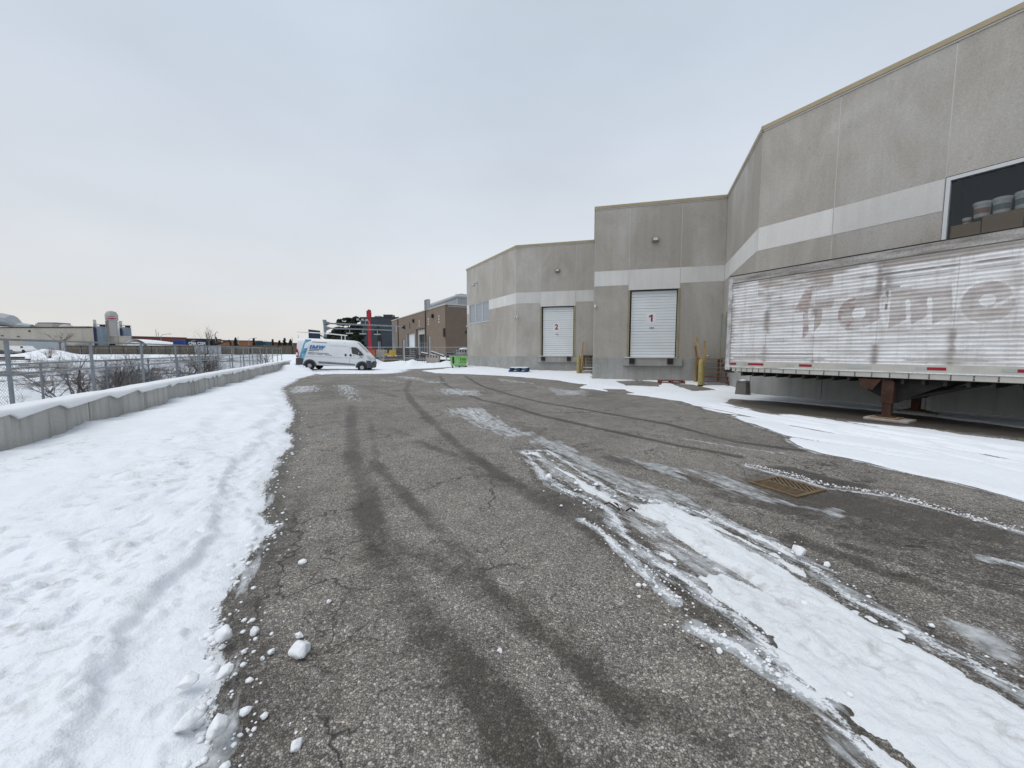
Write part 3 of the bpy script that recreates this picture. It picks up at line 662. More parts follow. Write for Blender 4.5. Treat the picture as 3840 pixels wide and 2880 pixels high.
def dock_door(sg, d0, d1, num, sillb):
    dz0, dz1 = 1.245, 4.69
    dr = sg.part('dock_door', 'darkgap', d0, d1, -.30, -.15, dz0, dz1)
    z = dz0 + .015; k = 0
    while z < dz1 - .14:
        h = .146 if k % 4 else .142
        sg.part('door_slat', 'doorwhite', d0 + .085, d1 - .045, -.15, -.115 + (.003 if k % 2 else 0), z, z + h - .008, parent=dr); z += .148; k += 1
    for a, b_ in ((d0 - .10, d0), (d1, d1 + .10)): sg.part('door_jamb', 'jamb', a, b_, -.3, .03, dz0 - .02, dz1 + .02)
    sg.part('door_head', 'black', d0 - .02, d1 + .02, -.3, .012, dz1 - .03, dz1 + .03)
    c = (d0 + d1) / 2 - .06
    sg.part('number_sign', 'signwhite', c - .27, c + .22, -.111, -.102, 3.02, 3.52, parent=dr)
    p = sg.w(c - .03, -.099, 3.27)
    if num == '1': sg.mb(MB().prism([(-.01, -.22), (.10, -.22), (.10, .22), (.01, .22), (-.13, .13), (-.13, .04), (-.01, .10)], .094, .1).xf(lambda x, y, z: (c - .03 + x * .8, y, 3.27 + z * .8))).build('dock_number', 'numred', dr)
    else: text_obj('dock_number', num, .50, 'numred', dr, p, (R(90), 0, sg.ang), .002, bold=.018)
    sg.part('lock_handle', 'vangrey', c - .1, c + .12, -.11, -.08, 2.76, 2.79, parent=dr)
    s_ = sg.part('dock_sill', 'foundation', d0 - .26, d1 + .29, -.1, .16, .80, 1.195)
    sg.part('sill_plate', 'flashlip', d0 - .26, d1 + .03, -.3, .20, 1.20, 1.232, parent=s_)
    sg.part('sill_snow', 'snowlump', d0 - .2, d1 - .1, -.2, .15, 1.234, 1.25, parent=s_)
    for a in (d0 + .03, d1 - .43): sg.part('dock_bumper', 'bumper', a, a + .27, .16, .27, .90, 1.19, parent=s_)
def wallpack(sg, t, z):
    mb = MB().prism([(0, .13), (-.13, .10), (-.17, -.06), (-.10, -.13), (0, -.13)], -.15, .15, 'x')     # (depth, z)
    o = sg.mb(mb.xf(lambda x, y, zz: (t + x, y, z + zz))).build('wall_lamp', 'lampgrey', WH)
    sg.mb(MB().prism([(-.14, .07), (-.178, -.055), (-.165, -.06), (-.125, .07)], -.10, .10, 'x').xf(lambda x, y, zz: (t + x, y, z + zz))).build('lamp_lens', 'lamplens', o)
def camera_(sg, t, z, flip=1):
    o = sg.mb(MB().lathe([(.02, 0), (.06, -.02), (.075, -.07), (.06, -.12), (.0, -.14)], (t, 0, z), 14, 'y')).build('security_camera', 'camwhite', WH, True)
    sg.mb(MB().lathe([(.0, -.152), (.035, -.14), (.035, -.11)], (t + .03, 0, z + .01), 10, 'y')).build('lens', 'black', o)
s1, s2, s3, s4, s5 = Seg(P00, P0), Seg(P0, P2b), Seg(P1, P2), Seg(P2, P3), Seg(P3, P5)
sr = Seg(P2b, P1)
# left wing wall with the triple window
L = s1.L; wl, wr = L - 8.5, L - 4.47
backing(s1, [(0, wl, -.3, ROOF - .2), (wr, L, -.3, ROOF - .2), (wl, wr, -.3, 4.05), (wl, wr, 5.76, ROOF - .2)])
panels(s1, [(0, L - 2.24), (L - 2.24, L)], BT, ROOF - .15, 'wall_panel', 'aggregate')
panels(s1, [(0, wl), (wr, L - 2.24), (L - 2.24, L)], BB, BT, 'band_panel', 'band', .006)
panels(s1, [(0, wl)], 4.05, BB, 'wall_panel', 'aggregate'); panels(s1, [(wr, L - 2.24), (L - 2.24, L)], 4.05, BB, 'wall_panel', 'aggregate')
panels(s1, [(0, L - 4.4), (L - 4.4, L - 2.24), (L - 2.24, L)], FT, 4.05, 'wall_panel', 'aggregate')
panels(s1, [(0, L - 4.4), (L - 4.4, L)], -.4, FT, 'foundation_panel', 'foundation', .02)
wn1 = s1.part('window', 'alu', wl, wr, -.3, -.24, 4.05, 5.765)
for i in range(3):
    a, b_ = wl + (wr - wl) * i / 3, wl + (wr - wl) * (i + 1) / 3
    s1.part('window_pane', 'skypane', a + .05, b_ - .05, -.10, -.09, 4.11, 5.71, parent=wn1)
for i in range(4): tt = wl + (wr - wl) * i / 3; s1.part('mullion', 'alu', max(wl + .005, tt - .04), min(wr - .005, tt + .04), -.22, -.05, 4.055, 5.76, parent=wn1)
s1.part('window_head', 'alu', wl + .045, wr - .045, -.22, -.052, 5.70, 5.758, parent=wn1); s1.part('window_sill', 'alu', wl - .0, wr + .0, -.22, .03, 4.052, 4.105, parent=wn1)
flash(s1, 0, L); camera_(s1, L - .12, 4.05); camera_(s1, .1, 3.9)
lp = s1.mb(MB().tube([(L - 6.7, 0, 7.5), (L - 6.7, -.25, 7.42), (L - 6.7, -.33, 7.3)], .03)).build('wall_lamp', 'lampgrey', WH)
s1.mb(MB().lathe([(.05, 7.36), (.14, 7.28), (.16, 7.2), (.1, 7.17)], (L - 6.7, -.36, 0), 12)).build('lamp_hood', 'galvlight', lp)
# dock 2
L = s2.L; d0, d1 = 1.87, 4.14
backing(s2, [(0, d0, -.3, ROOF - .2), (d1, L, -.3, ROOF - .2), (d0, d1, 4.69, ROOF - .2), (d0, d1, -.3, 1.2)])
panels(s2, [(0, d0 - .1), (d0 - .1, d1 + .1), (d1 + .1, L)], BT, ROOF - .15, 'wall_panel', 'aggregate')
panels(s2, [(0, d0 - .1), (d1 + .1, L)], BB, BT, 'band_panel', 'band', .006); panels(s2, [(d0 - .1, d1 + .1)], 4.72, BT, 'band_panel', 'band', .012)
panels(s2, [(0, d0 - .1), (d1 + .1, L)], FT, BB, 'wall_panel', 'aggregate'); panels(s2, [(0, d0 - .3), (d0 - .3, d1 + .3), (d1 + .3, L)], -.4, FT, 'foundation_panel', 'foundation', .02)
flash(s2, 0, L, .05, 0); dock_door(s2, d0, d1, '2', .8); wallpack(s2, 2.97, 7.17); camera_(s2, .1, 4.02)
# hidden return
backing(sr, [(0, sr.L, -.3, ROOF - .2)]); panels(sr, [(0, sr.L)], FT, ROOF - .15, 'wall_panel', 'aggregate'); panels(sr, [(0, sr.L)], -.4, FT, 'foundation_panel', 'foundation', .02); flash(sr, 0, sr.L, 0, 0)
# dock 1
L = s3.L; d0, d1 = 1.84, 4.165
backing(s3, [(0, d0, -.3, ROOF - .2), (d1, L, -.3, ROOF - .2), (d0, d1, 4.69, ROOF - .2), (d0, d1, -.3, 1.2)])
panels(s3, [(0, d0 - .08), (d0 - .08, d1 + .08), (d1 + .08, L)], BT, ROOF - .15, 'wall_panel', 'aggregate')
panels(s3, [(0, d0 - .08), (d1 + .08, L)], BB, BT, 'band_panel', 'band', .006); panels(s3, [(d0 - .08, d1 + .08)], 4.72, BT, 'band_panel', 'band', .012)
panels(s3, [(0, d0 - .08), (d1 + .08, L)], FT, BB, 'wall_panel', 'aggregate'); panels(s3, [(0, d0 - .25), (d0 - .25, d1 + .3), (d1 + .3, L)], -.4, FT, 'foundation_panel', 'foundation', .02)
flash(s3, 0, L, .05, 0); dock_door(s3, d0, d1, '1', .8); wallpack(s3, 3.0, 7.2); camera_(s3, .09, 3.93)
# short wall, with the stair door at its far end
L = s4.L
backing(s4, [(0, L, -.3, ROOF - .2)])
panels(s4, [(0, L)], BT, ROOF - .15, 'wall_panel', 'aggregate'); panels(s4, [(0, L)], BB, BT, 'band_panel', 'band', .006); panels(s4, [(0, L)], FT, BB, 'wall_panel', 'aggregate'); panels(s4, [(0, L)], -.4, FT, 'foundation_panel', 'foundation', .02)
dd = s4.part('stair_door', 'metalgrey', .16, 1.1, 0, .03, 1.22, 3.3); s4.part('door_trim', 'jamb', .06, .16, .0, .06, 1.22, 3.4, parent=dd); s4.part('door_trim', 'jamb', 1.1, 1.2, 0, .06, 1.22, 3.4, parent=dd)
flash(s4, 0, L, 0, .05)
# long wall behind the trailer
L = s5.L; wa, wb = 4.40, 9.2; c1, c2 = 2.13, 4.385
backing(s5, [(0, wa, -.3, ROOF - .2), (wb, L, -.3, ROOF - .2), (wa, wb, -.3, 4.2), (wa, wb, 5.78, ROOF - .2)])
cuts = [(0, c1), (c1, c2), (c2, 6.9), (6.9, 9.2), (9.2, 13), (13, L)]
panels(s5, cuts, BT, ROOF - .15, 'wall_panel', 'aggregate'); panels(s5, [(0, c1), (c1, c2), (9.2, 13), (13, L)], BB, BT, 'band_panel', 'band', .006)
panels(s5, [(0, c1), (c1, c2), (9.2, 13), (13, L)], FT, BB, 'wall_panel', 'aggregate'); panels(s5, [(c2, 9.2)], FT, 4.2, 'wall_panel', 'aggregate')
panels(s5, cuts, -.4, FT, 'foundation_panel', 'foundation', .02)
flash(s5, 0, L, .05, 0)
wn5 = s5.part('window', 'alu', wa, wa + .075, -.2, .012, 4.2, 5.77)
s5.part('window_head', 'alu', wa + .075, wb, -.2, .012, 5.685, 5.77, parent=wn5); s5.part('window_sill', 'alu', wa + .075, wb, -.2, .03, 4.2, 4.27, parent=wn5)
for tt in (6.0, 7.6): s5.part('mullion', 'alu', tt - .035, tt + .035, -.18, -.01, 4.27, 5.685, parent=wn5)
for a, b_ in ((wa + .075, 5.965), (6.035, 7.565), (7.635, wb)): s5.part('window_pane', 'pane', a, b_, -.10, -.09, 4.27, 5.685, parent=wn5)
s5.part('window_gasket', 'darkgap', wa - .012, wa, -.1, .004, 4.2, 5.785, parent=wn5); s5.part('window_gasket', 'darkgap', wa - .012, wb, -.1, .004, 5.772, 5.788, parent=wn5)
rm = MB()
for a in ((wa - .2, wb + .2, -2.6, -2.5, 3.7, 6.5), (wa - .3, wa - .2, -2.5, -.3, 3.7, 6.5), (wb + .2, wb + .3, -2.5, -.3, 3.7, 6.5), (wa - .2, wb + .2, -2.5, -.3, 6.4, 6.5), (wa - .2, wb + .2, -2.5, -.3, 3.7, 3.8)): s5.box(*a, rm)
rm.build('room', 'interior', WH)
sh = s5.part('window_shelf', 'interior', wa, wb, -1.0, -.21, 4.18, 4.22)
rf = MB().add([(p[0] - BX, p[1] - BY, ROOF - .12) for p in (P00, P0, P2b, P1, P2, P3, P5, (P5[0] + 22, P5[1] + 13), (P00[0] + 24, P00[1] + 14))], [tuple(range(9))]); rf.build('roof', 'roofing', WH)
bw = MB(); q = [(P5[0] - BX, P5[1] - BY), (P5[0] + 22 - BX, P5[1] + 13 - BY), (P00[0] + 24 - BX, P00[1] + 14 - BY), (P00[0] - BX, P00[1] - BY)]
for (ax, ay), (bx, by) in zip(q[:-1], q[1:]): bw.add([(ax, ay, -.4), (bx, by, -.4), (bx, by, ROOF - .1), (ax, ay, ROOF - .1)], [(0, 1, 2, 3)])
bw.build('rear_wall', 'aggregate', WH)
# boxes and pails behind the long window
def s5w(t, o, z): q = s5.w(t, o, z); return (q[0] + BX, q[1] + BY, z)
for k, (t0, t1, z1, lab) in enumerate(((4.52, 5.0, 4.60, 'low brown carton behind the long window, nearest its left frame'), (5.02, 5.62, 4.70, 'brown carton under the two large white pails behind the window'), (5.64, 6.3, 4.72, 'brown carton at the right edge of the photo behind the window'))):
    c = s5w((t0 + t1) / 2, -.31, 4.222); o = thing('cardboard_box', lab, 'box', c, s5.ang, 'cartons behind the long window')
    h = (t1 - t0) / 2; B(-h, h, -.2, .2, 0, z1 - 4.222).build('carton', 'cardboard', o); B(-h * .98, h * .98, -.03, .03, z1 - 4.2215, z1 - 4.2195).build('tape', 'bucketred', o)
def pail(t, z, r, h, lab, lm):
    o = thing('pail', lab, 'pail', s5w(t, -.29, z), s5.ang, 'white pails behind the long window')
    MB().lathe([(r * .82, 0), (r * .86, .01), (r * .97, h * .8), (r, h * .82)], n=22).build('body', 'bucket', o, True); MB().lathe([(r * 1.06, h * .80), (r * 1.08, h * .83), (r * 1.08, h * .95), (r, h), (0, h * .99)], n=22).build('lid', 'bucket', o, True)
    rg = [[(r * (.875 + .11 * hh) * math.cos(a), r * (.875 + .11 * hh) * math.sin(a), h * .8 * hh) for a in np.linspace(R(200), R(340), 14)] for hh in (.28, .72)]
    MB().loft(rg, cap=False, closed=False).build('paper_label', lm, o)
pail(4.74, 4.602, .075, .16, 'smallest white pail behind the window, far left of the row', 'bucketred')
pail(4.97, 4.702, .145, .36, 'white pail with a red label behind the window, second from the left', 'bucketred')
pail(5.27, 4.702, .15, .37, 'white pail with a wide dark label behind the window', 'bucketlabel')
pail(5.59, 4.722, .15, .38, 'white pail at the right edge of the photo behind the window', 'bucketlabel')

# ---------------------------------------------------------------- box trailer parked along the long wall
TS = Seg((6.43, 11.56), (6.43 + .5, 11.56 - .866)); TL = 12.2; TZ0, TZ1 = 1.0, 3.72
TANG = TS.ang
TR = thing('box_trailer', 'weathered white corrugated box trailer with faded lettering parked along the warehouse', 'trailer', (6.43, 11.56, 0), TANG)
# local frame: x from the nose towards the tail, y away from the yard, z up; near side at y = 0
def tb(name, m, *a, parent=None): return B(*a).build(name, m, parent or TR)
xs = np.concatenate([np.arange(.075, 6.0, .014), np.arange(6.0, TL, .06)]); pitch = .083
nr = int((3.50 - 1.24) / pitch); rows = []
for k in range(nr):
    z = 1.24 + k * pitch
    for f, dpt in ((0., .0), (.18, -.013), (.52, -.015), (.72, .0), (.86, .002)): rows.append((z + f * pitch, dpt))
rows.append((1.24 + nr * pitch, 0))
zs = np.array([r[0] for r in rows]); dep = np.array([r[1] for r in rows])
X, Zz = np.meshgrid(xs, zs); Dp = np.repeat(dep[:, None], len(xs), 1)
def ell(cx, cz, rx, rz, sh=0.): return np.sqrt(((X - cx - sh * (Zz - cz)) / rx) ** 2 + ((Zz - cz) / rz) ** 2)
def seg2(a, b_, w): return dist_line(X, Zz, [a, b_]) < w
def poly2(pg): return sdf(X, Zz, pg) > 0
col = np.ones(X.shape + (3,)) * np.array([.80, .805, .815]); 
def paint(mask, c, k):
    kk = (mask * k)[..., None] if not np.isscalar(k) else (mask.astype(float) * k)[..., None]
    global col; col = col * (1 - kk) + np.array(c) * kk
wear = fbm(X * 3.2, Zz * 9, 5, 201); wear2 = fbm(X * 9, Zz * 14, 4, 202)
PINK, RED, WHT = (.37, .31, .29), (.25, .075, .07), (.84, .85, .85)
fade = .5 + .5 * sst(.35, .62, wear)
# faded panel halo behind the word, then the letters
paint(poly2([(2.2, 2.95), (5.6, 2.95), (5.6, 2.0), (2.3, 1.9)]), (.60, .57, .56), .35 * sst(.35, .65, fbm(X * 1.1, Zz * 1.6, 4, 203)))
fl = poly2([(2.10, 3.16), (1.93, 3.08), (1.70, 2.52), (1.92, 2.52), (1.93, 1.80), (2.06, 2.0), (2.02, 2.55), (2.2, 2.62), (2.06, 2.7)])
paint(fl, PINK, .5); paint(fl, RED, .5 * sst(.45, .62, wear2))
paint(poly2([(1.8, 3.2), (1.85, 3.38), (2.25, 3.46), (2.2, 3.26)]), (.42, .30, .24), .6 * sst(.42, .62, wear2))
ra = poly2([(2.17, 2.78), (2.56, 2.78), (2.5, 2.55), (2.33, 2.55), (2.31, 2.2), (2.17, 2.0)]); paint(ra, PINK, .45 + .35 * fade)
aa = (ell(2.93, 2.38, .29, .375) < 1) | poly2([(3.0, 2.76), (3.34, 2.82), (3.40, 2.25), (3.15, 2.05), (2.95, 2.2)])
paint(aa, PINK, .78 * fade); paint(aa & (X < 2.95) & (wear2 > .52), RED, .55)
paint(ell(3.03, 2.39, .125, .135) < 1, WHT, .95)
mm = poly2([(3.42, 2.84), (4.50, 2.82), (4.52, 2.22), (4.18, 2.0), (4.16, 2.24), (3.86, 2.02), (3.85, 2.2), (3.52, 1.95)]); paint(mm, PINK, .72 * fade)
ee = ell(4.90, 2.44, .34, .40) < 1; paint(ee, PINK, .72 * fade); paint(ell(4.91, 2.47, .105, .11) < 1, WHT, .95)
for a, b_, w in (((2.14, 2.78), (2.57, 2.80), .02), ((2.14, 2.78), (2.15, 2.0), .018), ((2.33, 2.55), (2.5, 2.54), .018), ((2.2, 2.03), (2.52, 2.32), .018), ((3.38, 2.84), (3.44, 2.22), .028), ((3.44, 2.22), (3.10, 2.02), .022), ((3.46, 2.84), (3.50, 1.95), .030), ((3.53, 2.82), (3.54, 2.0), .018), ((3.51, 1.96), (3.86, 2.18), .026),
                 ((3.83, 2.58), (3.87, 2.02), .036), ((3.87, 2.03), (4.17, 2.23), .026), ((4.15, 2.60), (4.18, 2.0), .036), ((4.18, 2.0), (4.52, 2.24), .026), ((4.47, 2.84), (4.52, 2.22), .034), ((5.0, 2.34), (5.36, 2.62), .03), ((3.34, 2.86), (3.6, 2.9), .014)):
    paint(seg2(a, b_, w), WHT, .9)
er = ell(4.90, 2.44, .35, .42); paint((er > .91) & (er < 1.03) & ~((X > 5.05) & (Zz < 2.45)), WHT, .85)
paint(seg2((3.49, 2.83), (3.49, 2.45), .022) & (wear2 > .4), (.06, .05, .05), .8)
# grime: under the top rail, at the panel seams, streaks along ribs
paint((Zz > 3.05) & (X > .8) & (X < 2.5), (.36, .30, .26), .75 * sst(.42, .62, fbm(X * 2.2, Zz * 5, 5, 209)))
paint(np.exp(-((X - 1.08) / .10) ** 2 - ((Zz - 2.85) / .55) ** 2), (.20, .17, .15), .5 * sst(.38, .6, fbm(X * 7, Zz * 5, 4, 210)))
paint(np.exp(-((X - 3.45) / .13) ** 2 - ((Zz - 3.05) / .35) ** 2), (.22, .19, .18), .8 * sst(.34, .56, fbm(X * 7, Zz * 5, 4, 211)))
paint(np.exp(-((X - 1.35) / .22) ** 2 - ((Zz - 2.85) / .25) ** 2), (.40, .38, .37), .8 * sst(.36, .6, fbm(X * 2, Zz * 14, 4, 212)))
paint(Zz > 3.34, (.31, .275, .25), .9 * sst(.36, .58, fbm(X * 1.6, Zz * 7, 5, 204)))
paint(Zz > 3.30, (.80, .82, .84), .5 * sst(.55, .7, fbm(X * .9, Zz * 3, 4, 214)))
for sx_ in (1.06, 2.17, 3.36, 4.51, 5.7, 6.9, 8.1):
    g = np.exp(-((X - sx_) / .07) ** 2) * sst(.42, .68, fbm(X * 6, Zz * 3.2, 4, 205)); paint(g, (.22, .18, .16), .85)
    paint(np.abs(X - sx_) < .008, (.38, .36, .35), .6)
paint(np.exp(-(X - .08) / .10) * (wear2 > .47), (.27, .22, .23), .7)
for zz_, x0, x1 in ((3.02, 1.9, 3.0), (3.08, 3.4, 5.6), (2.95, 1.1, 1.9), (1.45, .9, 2.2), (1.34, .2, 6.0), (2.9, 2.9, 3.7), (3.2, 3.0, 5.4)):
    paint((np.abs(Zz - zz_) < .022) & (X > x0) & (X < x1), (.20, .18, .18), .8 * sst(.40, .58, fbm(X * 2.2, Zz * 2, 4, 206)))
paint(np.ones(X.shape, bool), (.42, .385, .36), .55 * sst(.50, .74, fbm(X * 1.3, Zz * 12, 5, 207)))
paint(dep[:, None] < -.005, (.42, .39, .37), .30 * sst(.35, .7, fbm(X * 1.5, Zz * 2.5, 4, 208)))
o = grid('side_panel', None, None, Zz, None, 'trailerpaint', None, col, XY=(X, -Dp - .004), smooth=False); o.parent = TR
tb('body_core', 'trailcream', .03, TL - .02, .025, 2.42, 1.02, 3.60)
tr_ = tb('top_rail', 'trailgrime', .0, TL, -.014, .10, 3.51, 3.70); tb('roof_edge', 'darksteel', -.01, TL, -.02, 2.46, 3.702, 3.725, parent=tr_)
tb('nose_post', 'traileraluminium', -.03, .085, -.018, .12, 1.14, 3.64); tb('nose_post', 'traileraluminium', -.03, .085, 2.32, 2.46, 1.14, 3.64); tb('nose_shoe', 'trailwhite', -.035, .10, -.022, .13, .985, 1.138); tb('nose_block', 'darksteel', -.03, .17, -.012, .14, .90, .984)
tb('nose_wall', 'trailwhite', -.02, .025, .12, 2.32, 1.02, 3.70)
br = tb('bottom_rail', 'trailcream', .10, TL, -.012, .05, 1.088, 1.238); tb('rail_lip', 'trailwhite', .10, TL, -.026, .05, 1.062, 1.087, parent=br); lo = tb('lower_rail', 'trailcream', .17, TL, -.006, .05, .945, 1.060)
x = .28; k = 0
clips = MB()
while x < TL:
    for zz in (.962, .985, 1.012, 1.038): clips.box(x - .011, x + .011, -.010, .0, zz - .008, zz + .008)
    x += .30 if x > 1.2 else .16; k += 1
clips.build('rail_bolts', 'black', lo)['kind'] = 'stuff'
for a, b_, m_ in ((.11, .29, 'reflred'), (.50, .63, 'reflgrey'), (.63, 1.04, 'reflred'), (1.6, 1.78, 'reflgrey'), (1.90, 2.18, 'reflred'), (2.88, 3.33, 'reflgrey'), (4.03, 4.2, 'reflgrey'), (4.2, 4.47, 'reflred'), (5.16, 5.34, 'reflgrey'), (5.34, 5.62, 'reflred'), (6.5, 6.8, 'reflred')):
    tb('reflective_strip', m_, a, b_, -.017, -.0125, 1.135, 1.195, parent=br)
tb('floor_beam', 'darksteel', .3, TL, .07, 2.38, .92, .99)
for k in range(38): tb('cross_member', 'darksteel', .4 + k * .31, .45 + k * .31, .06, 2.38, .82, .918)
def lg(y):
    l = tb('landing_leg', 'rust', 3.53, 3.68, y - .07, y + .07, .10, .90); tb('leg_sleeve', 'rust', 3.505, 3.705, y - .09, y + .09, .38, .86, parent=l); tb('foot', 'rust', 3.46, 3.75, y - .14, y + .14, .075, .10, parent=l)
    MB().prism([(3.0, .90), (4.55, .90), (4.0, .58), (3.72, .38), (3.62, .40), (3.20, .62)], y + .16, y + .22).build('leg_gusset', 'darksteel', l)
    MB().tube([(3.66, y + .2, .42), (4.9, y + .35, .88)], .035, 6).build('leg_brace', 'darksteel', l)
lg(.14); lg(2.0)
MB().tube([(3.6, .2, .62), (3.6, 1.95, .62)], .03, 8).build('crank_shaft', 'darksteel', TR); MB().tube([(3.62, .2, .85), (3.62, 1.9, .42)], .03, 6).build('cross_brace', 'darksteel', TR); MB().prism([(3.1, .9), (3.5, .9), (3.36, .66), (3.16, .7)], .02, .05).build('gear_box', 'rust', TR)
for xx in (9.4, 10.6):
    tb('axle', 'darksteel', xx - .06, xx + .06, .2, 2.2, .45, .57)
    for yy in (.06, .36, 1.8, 2.1):
        w_ = MB().lathe([(.1, 0), (.3, 0), (.47, .03), (.51, .08), (.51, .2), (.47, .25), (.3, .27), (.1, .27)], (xx, yy, .51), 24, 'y').build('wheel', 'rubber', TR, True); MB().lathe([(.05, -.004), (.27, -.004), (.28, .05)], (xx, yy, .51), 18, 'y').build('rim', 'galvlight', w_)
tb('suspension_rail', 'darksteel', 8.6, 11.6, .6, .72, .57, .918); tb('suspension_rail', 'darksteel', 8.6, 11.6, 1.7, 1.82, .57, .918); tb('bumper_bar', 'darksteel', TL - .12, TL, .3, 2.1, .5, .6); tb('tail_frame', 'trailwhite', TL, TL + .05, 0, 2.44, .95, 3.72)
def tw(x, y, z=0.): return (6.43 + TS.d[0] * x - TS.n[0] * y, 11.56 + TS.d[1] * x - TS.n[1] * y, z)
for y, lab in ((.14, 'flat concrete pad under the near landing leg of the trailer'), (2.0, 'flat concrete pad under the far landing leg of the trailer')):
    o = thing('concrete_pad', lab, 'pad', tw(3.6, y, -.02), TANG, 'pads under the trailer legs')
    MB().rbox(-.32, .42, -.27, .27, .0, .065, .015).build('slab', 'blockconc', o); MB().rbox(-.22, .24, -.2, .2, .066, .093, .01).build('plate', 'oldwood', o)

# ---------------------------------------------------------------- stairs, posts, pallets, bin, dumpster, grate
def stairs(loc, ang, run, lab, wid, m, m2, n=6):
    o = thing('wooden_stairs', lab, 'stairs', loc, ang)
    for k in range(n):
        z = .2 * (k + 1); yy = .27 * k
        B(.05, wid - .05, yy, yy + .25, z - .04, z).build('tread', m if k > 1 else m2, o)
    B(.0, wid, .27 * n, run, .2 * n - .04, .2 * n).build('landing', m, o)
    for x in (0., wid - .045): MB().prism([(-.06, .0), (.16, .0), (.27 * n + .05, .2 * n - .20), (.27 * n + .05, .2 * n - .045), (.27 * n - .15, .2 * n - .045)], x, x + .045, 'x').build('stringer', m, o)
    for x in (.02, wid - .11): B(x, x + .09, .27 * n + .3, .27 * n + .39, -.2, .2 * n - .05).build('leg', m, o)
    return o
A3 = math.atan2(s3.d[1], s3.d[0])
st1 = stairs((8.62, 17.25, gzf(8.6, 17.3)), A3, 2.15, 'six step wooden stairs beside dock door 1, partly behind the trailer nose', 1.10, 'oldwood', 'redwood')
B(-.10, -.02, -.10, .0, -.1, 2.02).build('newel_post', 'yellowwood', st1); MB().prism([(-.04, 1.05), (.0, .98), (1.75, 2.16), (1.75, 2.26)], -.135, -.10, 'x').build('handrail', 'yellowwood', st1); B(-.10, -.02, 1.66, 1.75, -.1, 2.2).build('newel_post', 'yellowwood', st1); MB().prism([(-.04, .6), (.0, .54), (1.75, 1.72), (1.75, 1.8)], -.13, -.10, 'x').build('mid_rail', 'redwood', st1)
def bollard(loc, lab, m='yellowpaint', h=1.18):
    o = thing('bollard', lab, 'bollard', loc, 0, 'yellow posts beside the dock stairs')
    MB().lathe([(.105, -.3), (.105, 0), (.105, h - .03), (.09, h), (0, h + .005)], n=18).build('post', m, o, True); MB().lathe([(.112, 0), (.118, .01), (.118, .05), (.11, .06)], n=18).build('collar', 'darksteel', o)
bollard((8.36, 17.05, gzf(8.4, 17)), 'nearer yellow post, by the trailer nose and dock door 1')
g2_ = gzf(4.4, 24.6)
st2 = stairs((4.42, 24.75, g2_), A3, 2.35, 'wooden stairs with a sloping handrail beside dock door 2', .95, 'oldwood', 'oldwood')
MB().prism([(-.04, .02), (.12, .02), (1.85, 1.12), (1.85, 1.26)], -.06, -.01, 'x').build('side_board', 'yellowwood', st2); MB().prism([(-.10, .95), (-.02, .90), (1.82, 2.02), (1.82, 2.12)], -.05, -.01, 'x').build('handrail', 'yellowwood', st2)
B(-.055, .0, -.06, .03, -.1, .96).build('newel_post', 'yellowwood', st2); B(-.055, .0, 1.75, 1.84, -.1, 2.1).build('newel_post', 'yellowwood', st2)
for k, (yy, z) in enumerate(((0, .2), (.27, .4))): B(.12, .9, yy + .01, yy + .24, z + .002, z + .03).build('step_snow', 'snowlump', st2)
bollard((4.22, 24.55, g2_), 'farther yellow post, under the wall corner by dock door 2')
o = thing('paper_cup', 'small white paper cup standing on the stair landing', 'cup', (9.60, 18.95, gzf(9.6, 19) + 1.2)); MB().lathe([(.04, 0), (.055, .12), (.06, .125), (.055, .14)], n=12).build('cup', 'signwhite', o, True); MB().lathe([(.062, .126), (.06, .15), (.0, .155)], n=12).build('lid', 'signwhite', o, True)
def pallet(loc, rz, lab, m, snow=False, w=1.22, dpt=1.0, group=None):
    o = thing('pallet', lab, 'pallet', loc, rz, group)
    for k in range(7): B(-w / 2, w / 2, -dpt / 2 + k * dpt / 6.6, -dpt / 2 + k * dpt / 6.6 + .095, .12, .14).build('deck_board', m, o)
    for y in (-dpt / 2, -.045, dpt / 2 - .09): 
        for x in (-w / 2, -.07, w / 2 - .14): B(x, x + .14, y, y + .09, .02, .12).build('block', m, o)
        B(-w / 2, w / 2, y, y + .09, .0, .02).build('bottom_board', m, o)
    if snow: MB().rbox(-w / 2 + .03, w / 2 - .03, -dpt / 2 + .02, dpt / 2 - .02, .141, .185, .03).build('snow_cover', 'snowlump', o, True)
gp = gzf(.5, 25.9) + .04
pallet((.48, 26.0, gp), R(-13), 'blue pallet at the bottom of the stack before dock 2', 'bluepaint', group='blue pallets'); pallet((.52, 26.02, gp + .142), R(-10), 'snow covered blue pallet on top of the stack before dock 2', 'bluepaint', True, group='blue pallets')
pallet((7.75, 18.75, .0), R(-15), 'weathered wooden pallet half sunk in snow below dock door 1', 'redwood', w=1.15, dpt=.8)
# grey ash bin by the long wall
o = thing('ash_bin', 'small dark grey bin with a snow cap against the warehouse foundation', 'bin', (8.0, 13.3, .03), R(-60)); MB().loft([[(-.19, -.15, 0), (.19, -.15, 0), (.19, .15, 0), (-.19, .15, 0)], [(-.16, -.13, .42), (.16, -.13, .42), (.16, .13, .42), (-.16, .13, .42)]]).build('body', 'greybin', o); MB().rbox(-.17, .17, -.14, .14, .421, .49, .03).build('lid', 'greybin', o); MB().lathe([(.12, .491), (.10, .52), (.0, .545)], n=12).build('snow_cap', 'snowlump', o, True)
